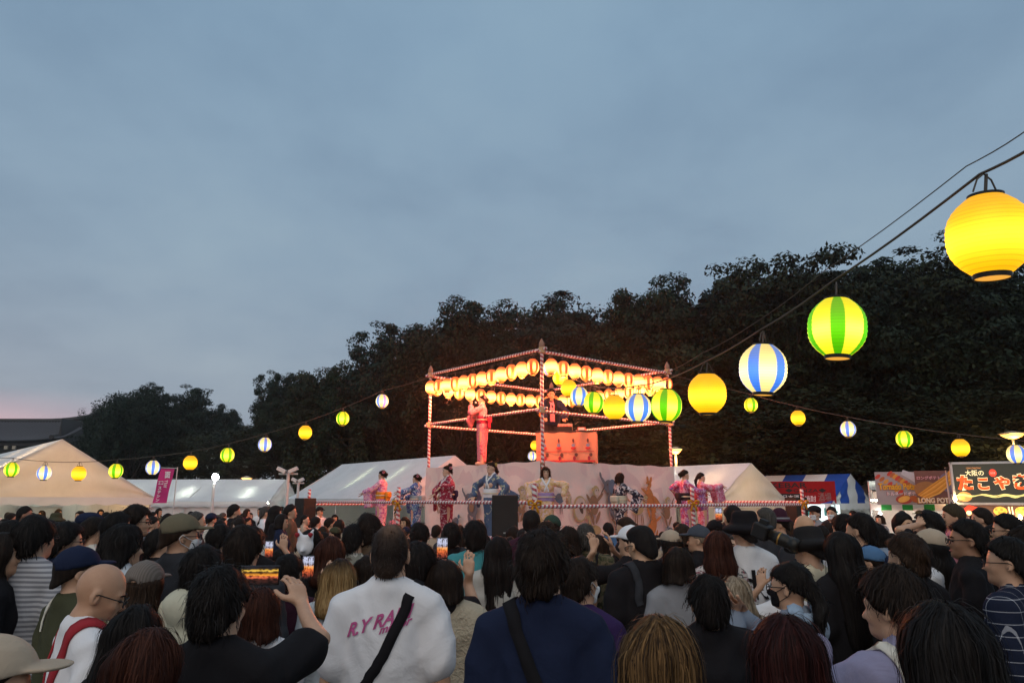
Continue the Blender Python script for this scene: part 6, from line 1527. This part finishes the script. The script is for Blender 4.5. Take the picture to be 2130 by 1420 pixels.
person(1105, 1057, 7.6, 0, 'short', 'black', 'tee', 'plum', 'tall black-haired man right of the loudspeaker')
person(1148, 1068, 8.0, -4, 'capped', 'black', 'tee', 'charcoal', 'person in dark green cap before the apricot dancer', hat='cap', hatc='darkgreen', hy=-10)
person(1137, 1080, 7.2, 4, 'short', 'brown', 'tee', 'black', 'brown-haired man below the dark green cap')
person(1180, 1090, 6.4, 2, 'bob', 'darkbrown', 'tee', 'black', 'dark-haired woman right of the big tousled head', female=f_)
person(1217, 1084, 6.6, 2, 'grey', 'grey', 'shirt', 'camo', 'grey-haired man in olive camouflage shirt', ex=(('band', 'black', .02, BACK),))
person(1298, 1071, 8.0, -58, 'bun', 'brown', 'tee', 'black', 'woman with brown bun in black, facing left', female=f_, hy=-10)
person(1310, 1089, 5.8, -36, 'capped', 'black', 'tee', 'black', 'person in white cap and black T-shirt aiming a camera', hat='cap', hatc='white', hy=-14, pose='camera', ex=(('print', 'Naughty', 'white', .22, .05, 0, 1.27),))
person(1393, 1099, 6.9, -24, 'lob', 'black', 'tee', 'charcoal', 'person in beige cap before the crimson dancer', hat='cap', hatc='beige', hy=-10)
person(1416, 1085, 8.0, -6, 'bob', 'brown', 'tee', 'black', 'brown-haired person between beige and slate caps', female=f_)
person(1450, 1089, 6.8, -58, 'capped', 'ash', 'tee', 'black', 'fair-haired person in slate blue cap, facing left', hat='cap', hatc='slatecap', hy=-12)
person(1485, 1078, 8.6, -10, 'capped', 'black', 'tee', 'plum', 'person in black cap behind the auburn woman', hat='cap', hatc='black')
person(1521, 1047, 8.0, -14, 'short', 'black', 'tee', 'charcoal', 'man holding an upright phone before the cream tent', pose='phone_l')
person(1588, 1051, 8.2, -38, 'grey', 'grey', 'shirt', 'charcoal', 'grey-haired man right of the bucket hat', hy=-14)
person(1618, 1057, 9.0, -60, 'capped', 'black', 'shirt', 'black', 'man in plum fedora with grey band', hat='fedora', hatc='plum', hy=-12)
person(1669, 1071, 6.6, -20, 'bald', 'black', 'shirt', 'charcoal', 'bald man behind the tilted bucket hat', sk=4)
person(1752, 1066, 6.5, -30, 'mush', 'black', 'shirt', 'white', 'black-haired person with white collar left of the navy jacket')
person(1814, 1083, 6.4, -20, 'short', 'black', 'hoodie', 'bluegrey', 'person in grey-blue hooded top')
person(1878, 1062, 8.0, 150, 'mush', 'black', 'tee', 'yellow', 'smiling boy facing the camera before the potato stall', hy=10, sk=4)
person(1926, 1059, 6.6, -38, 'messy', 'black', 'tee', 'black', 'big-haired person with a hand at the head', pose='headhand')
person(1976, 1044, 8.2, -80, 'mush', 'olive', 'tee', 'pink', 'young person in profile with olive brown hair and pale pink top')
person(2086, 1064, 6.0, -52, 'short', 'black', 'tee', 'black', 'man in glasses in profile before the menu boards', ex=('glasses',), hy=-12)
person(2036, 1052, 8.6, -50, 'short', 'darkbrown', 'tee', 'charcoal', 'man in profile beneath the takoyaki sign', hy=-10)
person(200, 1072, 6.6, 60, 'mush', 'darkbrown', 'hoodie', 'offwhite', 'child-faced person in cream hood, in profile at left', hy=14)
person(188, 1064, 7.6, 64, 'capped', 'black', 'tee', 'black', 'man in navy flat cap turned right before the tan tent', hat='flatcap', hatc='navy', hy=12)
person(30, 1078, 6.4, 50, 'short', 'black', 'tee', 'beige', 'black-haired man behind the woman at the left edge', hy=20)
person(412, 1062, 9.0, 60, 'crop', 'grey', 'tee', 'charcoal', 'red-lit man in profile right of the olive cap', hy=10)
person(56, 1050, 12, 62, 'short', 'black', 'tee', 'offwhite', 'man with short beard in profile under the tan tent edge', hy=10, sk=3)
person(490, 1046, 13, 70, 'short', 'black', 'tee', 'black', 'tall black-haired man before the long white tent', hy=-10)
person(555, 1050, 14, 78, 'grey', 'grey', 'tee', 'white', 'grey-haired man in white with dark straps before the long tent', hy=-10)
person(575, 1049, 12.5, 74, 'wavy', 'black', 'shirt', 'black', 'dark-haired man in black jacket and pink scarf left of the loudspeaker', hy=8)
person(607, 1047, 13.5, 80, 'messy', 'black', 'long', 'brown', 'person in brown beside the left loudspeaker', hy=10)
person(588, 1066, 11.8, 80, 'bob', 'black', 'tee', 'navy', 'child with black bob left of the loudspeaker', female=f_, hy=10)
person(666, 1052, 19.6, 120, 'capped', 'black', 'tee', 'white', 'person in white T-shirt under the left stage rail', hat='cap', hatc='black')
person(697, 1068, 19.6, 160, 'bob', 'black', 'tee', 'black', 'black-bobbed person behind the left stage rail', female=f_)
person(826, 1060, 19.9, 150, 'tied', 'black', 'shirt', 'pink', 'woman in pink shirt behind the floral dancer', female=f_, hy=30)
person(1693, 1050, 13, -120, 'capped', 'black', 'tee', 'grey', 'masked person in dark cap before the lit card', hat='flatcap', hatc='black', ex=('mask',))
person(1728, 1051, 14, -140, 'short', 'black', 'tee', 'charcoal', 'masked man in charcoal before the striped tent', ex=('mask',))
person(530, 1092, 6.25, 6, 'short', 'black', 'tee', 'black', 'person raising a phone behind the round brown hair', pose='phone_low')
# phones, cameras and the like that people hold
phone(P(541, 1196, 3.08), R(4), 'wide phone showing the glowing tower, held up at left', wide=True, scr=1, s=1.0)
phone(P(641, 1180, 5.0), R(4), 'upright phone with bright screen left of the copper bob', scr=0)
phone(P(560, 1143, 6.62), R(-6), 'small upright phone with bright screen before the brown-haired man', scr=0)
phone(P(1495, 1070, 8.34), R(-8), 'upright phone before the cream tent', scr=0)
phone(P(271, 1178, 4.55), R(12), 'small dark phone showing the stage, left of the ribbed cap', wide=True, scr=1, s=.8)
phone(P(920, 1141, 4.7), R(0), 'phone with pale screen left of the backpack man', scr=0, s=.9)
def camera_obj():
    p = P(1608, 1114, 4.95); e = empty('camera_with_long_lens', p); e.rotation_euler = (0, R(22), R(-38))
    o = MB().box((-.075, 0, 0), (.10, .13, .10)).obj('body', BLK, e); bv = o.modifiers.new('b', 'BEVEL'); bv.width = .012; bv.segments = 2
    ln = MB().lathe([(.001, 0), (.036, 0), (.037, .05), (.043, .055), (.043, .12), (.040, .125), (.040, .15), (.047, .155), (.047, .20), (.001, .195)], 20).obj('lens', plain('lens_black', (.02, .018, .016), .35), e, True); ln.rotation_euler = (0, R(90), 0); ln.location = (-.03, 0, 0)
    rg = MB().lathe([(.044, .07), (.0445, .075), (.044, .08)], 20).obj('lens_ring', plain('lens_gold', (.4, .22, .06), .4, .6), e, True); rg.rotation_euler = (0, R(90), 0); rg.location = (-.03, 0, 0)
    MB().box((-.08, 0, .062), (.05, .05, .03)).obj('viewfinder', BLK, e)
    tag(e, 'black camera with long zoom lens raised beside the bucket hat', 'camera')
camera_obj()

# ------------------------------------------------------------------ the rest of the crowd
def inside_ring(x, y, pad):
    a = -PHI; dx, dy = x - CX, y - CY; u = dx * math.cos(a) - dy * math.sin(a); v_ = dx * math.sin(a) + dy * math.cos(a)
    return abs(u) + abs(v_) < HR + pad
taken = [(o.location.x, o.location.y) for o in bpy.data.objects if o.name.startswith('person')]
MARK = [(24, 'the green edge lantern'), (92, 'the first blue lantern'), (164, 'the yellow gable lantern'), (241, 'the gable-slope lantern'), (318, 'the pink banner flag'), (396, 'the second yellow lantern'), (446, 'the glaring floodlight'), (513, 'the orange lamp'), (551, 'the long tent end'),
        (600, 'the twin floodlight pole'), (633, 'the left loudspeaker'), (692, 'the equipment case'), (745, 'the left stage rail'), (795, 'the pink dancer'), (866, 'the floral dancer'), (930, 'the dark red dancer'), (1022, 'the blue dancer'), (1048, 'the middle loudspeaker'), (1135, 'the apricot dancer'),
        (1210, 'the printed drum'), (1290, 'the monochrome dancer'), (1360, 'the printed fox'), (1424, 'the crimson dancer'), (1458, 'the rightmost dancer'), (1555, 'the cream tent peak'), (1640, 'the right loudspeaker'), (1700, 'the red banner'), (1757, 'the striped tent'), (1810, 'the small tent'),
        (1866, 'the tornado potato banner'), (1950, 'the long potato banner'), (2010, 'the takoyaki sign edge'), (2062, 'the takoyaki sign'), (2110, 'the right street lamp')]
used = {}
styles = [('short', 'black'), ('mush', 'black'), ('short', 'darkbrown'), ('messy', 'black'), ('crop', 'black'), ('bob', 'darkbrown'), ('long', 'black'), ('bob', 'brown'), ('grey', 'grey'), ('tied', 'black'), ('wavy', 'brown'), ('mush', 'darkbrown')]
tops = ['black', 'black', 'charcoal', 'navy', 'grey', 'white', 'white', 'lightblue', 'silver', 'bluegrey', 'olive', 'plum', 'beige', 'offwhite', 'brown', 'denim']
HW = {'short': 'short', 'mush': 'rounded', 'messy': 'tousled', 'crop': 'cropped', 'bob': 'bobbed', 'long': 'long', 'grey': 'short', 'tied': 'tied-back', 'wavy': 'wavy'}
HC = {'black': 'black', 'darkbrown': 'dark brown', 'brown': 'brown', 'grey': 'grey'}
CW = {'bluegrey': 'blue-grey', 'offwhite': 'off-white', 'plum': 'plum', 'denim': 'denim-blue'}
count = 0
for tr_ in range(9000):
    if count >= 204: break
    r = rnd.random(); Y = 6.6 + 17.5 * (r ** 1.0); px = rnd.uniform(-20, 2150)
    x = (px - 1065) / F * Y * 1.01
    if inside_ring(x, Y, .55): continue
    if Y < 9.5 and rnd.random() < .35: continue
    if 640 < px < 1650 and Y > CY: continue
    if px > 1560 and Y > 19: continue
    if any((x - a) ** 2 + (Y - b) ** 2 < (.40 if Y > 9 else .5) ** 2 for a, b in taken): continue
    hgt = rnd.uniform(1.45, 1.70) if (px < 660 or px > 1480) else rnd.uniform(1.44, 1.62)
    st, hc = rnd.choice(styles); tp = rnd.choice(tops); hat = None; hw = ''
    q = rnd.random()
    if q < .10: hat = rnd.choice(['cap', 'bucket', 'flatcap', 'cap']); hcol = rnd.choice(['black', 'navy', 'beige', 'white', 'olive']); st = 'capped'; hc = 'black'
    yaw = math.degrees(math.atan2(CX - x, CY - Y)) + rnd.gauss(0, 16)
    if rnd.random() < .12: yaw += rnd.choice([-1, 1]) * rnd.uniform(60, 150)
    fem = st in ('bob', 'long', 'tied', 'wavy')
    mk = min(MARK, key=lambda m: abs(m[0] - px)); side = 'left of' if px < mk[0] - 8 else ('right of' if px > mk[0] + 8 else 'below')
    dist = 'near' if Y < 9 else ('middle' if Y < 14 else 'far')
    kn = rnd.choice(['tee', 'tee', 'shirt', 'long', 'hoodie'])
    look = ('%s %s, ' % (hcol, {'cap': 'cap', 'bucket': 'bucket hat', 'flatcap': 'flat cap'}[hat])) if hat else ('%s %s hair, ' % (HW[st], HC[hc]))
    base_l = 'person with %s%s top, %s crowd, %s %s' % (look, CW.get(tp, tp), dist, side, mk[1])
    if base_l in used: continue
    used[base_l] = 1
    # pixel of the head top at that height
    zt_ = hgt - CAM_H; vv = math.atan2(zt_, Y) - TILT; py = 710 - F * math.tan(vv)
    person(px, py, Y, yaw, st, hc, kn, tp, base_l, hy=rnd.choice([-18, 0, 0, 18]), hat=hat, hatc=hcol if hat else 'black', female=fem, sk=rnd.choice([0, 0, 1, 2, 4]), lod=2 if Y > 7.6 else 1, pose='phone_r' if rnd.random() < .06 else 'rest')
    taken.append((x, Y)); count += 1
print('people', NP[0], 'objects', len(bpy.data.objects), 'mesh tris', sum(len(m.loops) - 2 * len(m.polygons) for m in bpy.data.meshes))

# ------------------------------------------------------------------ thin even haze added to give the lamps a halo
def haze():
    m = bpy.data.materials.new('lamp_glow_haze'); m.use_nodes = True; t = m.node_tree; t.nodes.clear()
    v = N(t, 'ShaderNodeVolumePrincipled'); v.inputs['Color'].default_value = (.92, .9, .88, 1); v.inputs['Density'].default_value = .0007; v.inputs['Anisotropy'].default_value = .8
    o = N(t, 'ShaderNodeOutputMaterial'); L(t, v.outputs[0], o.inputs['Volume'])
    h = MB().box((0, 480, 9), (1590, 1540, 20)).obj('haze', m); tag(h, 'thin haze added over the festival ground to give the lamps a halo', 'haze', kind='stuff')
haze()
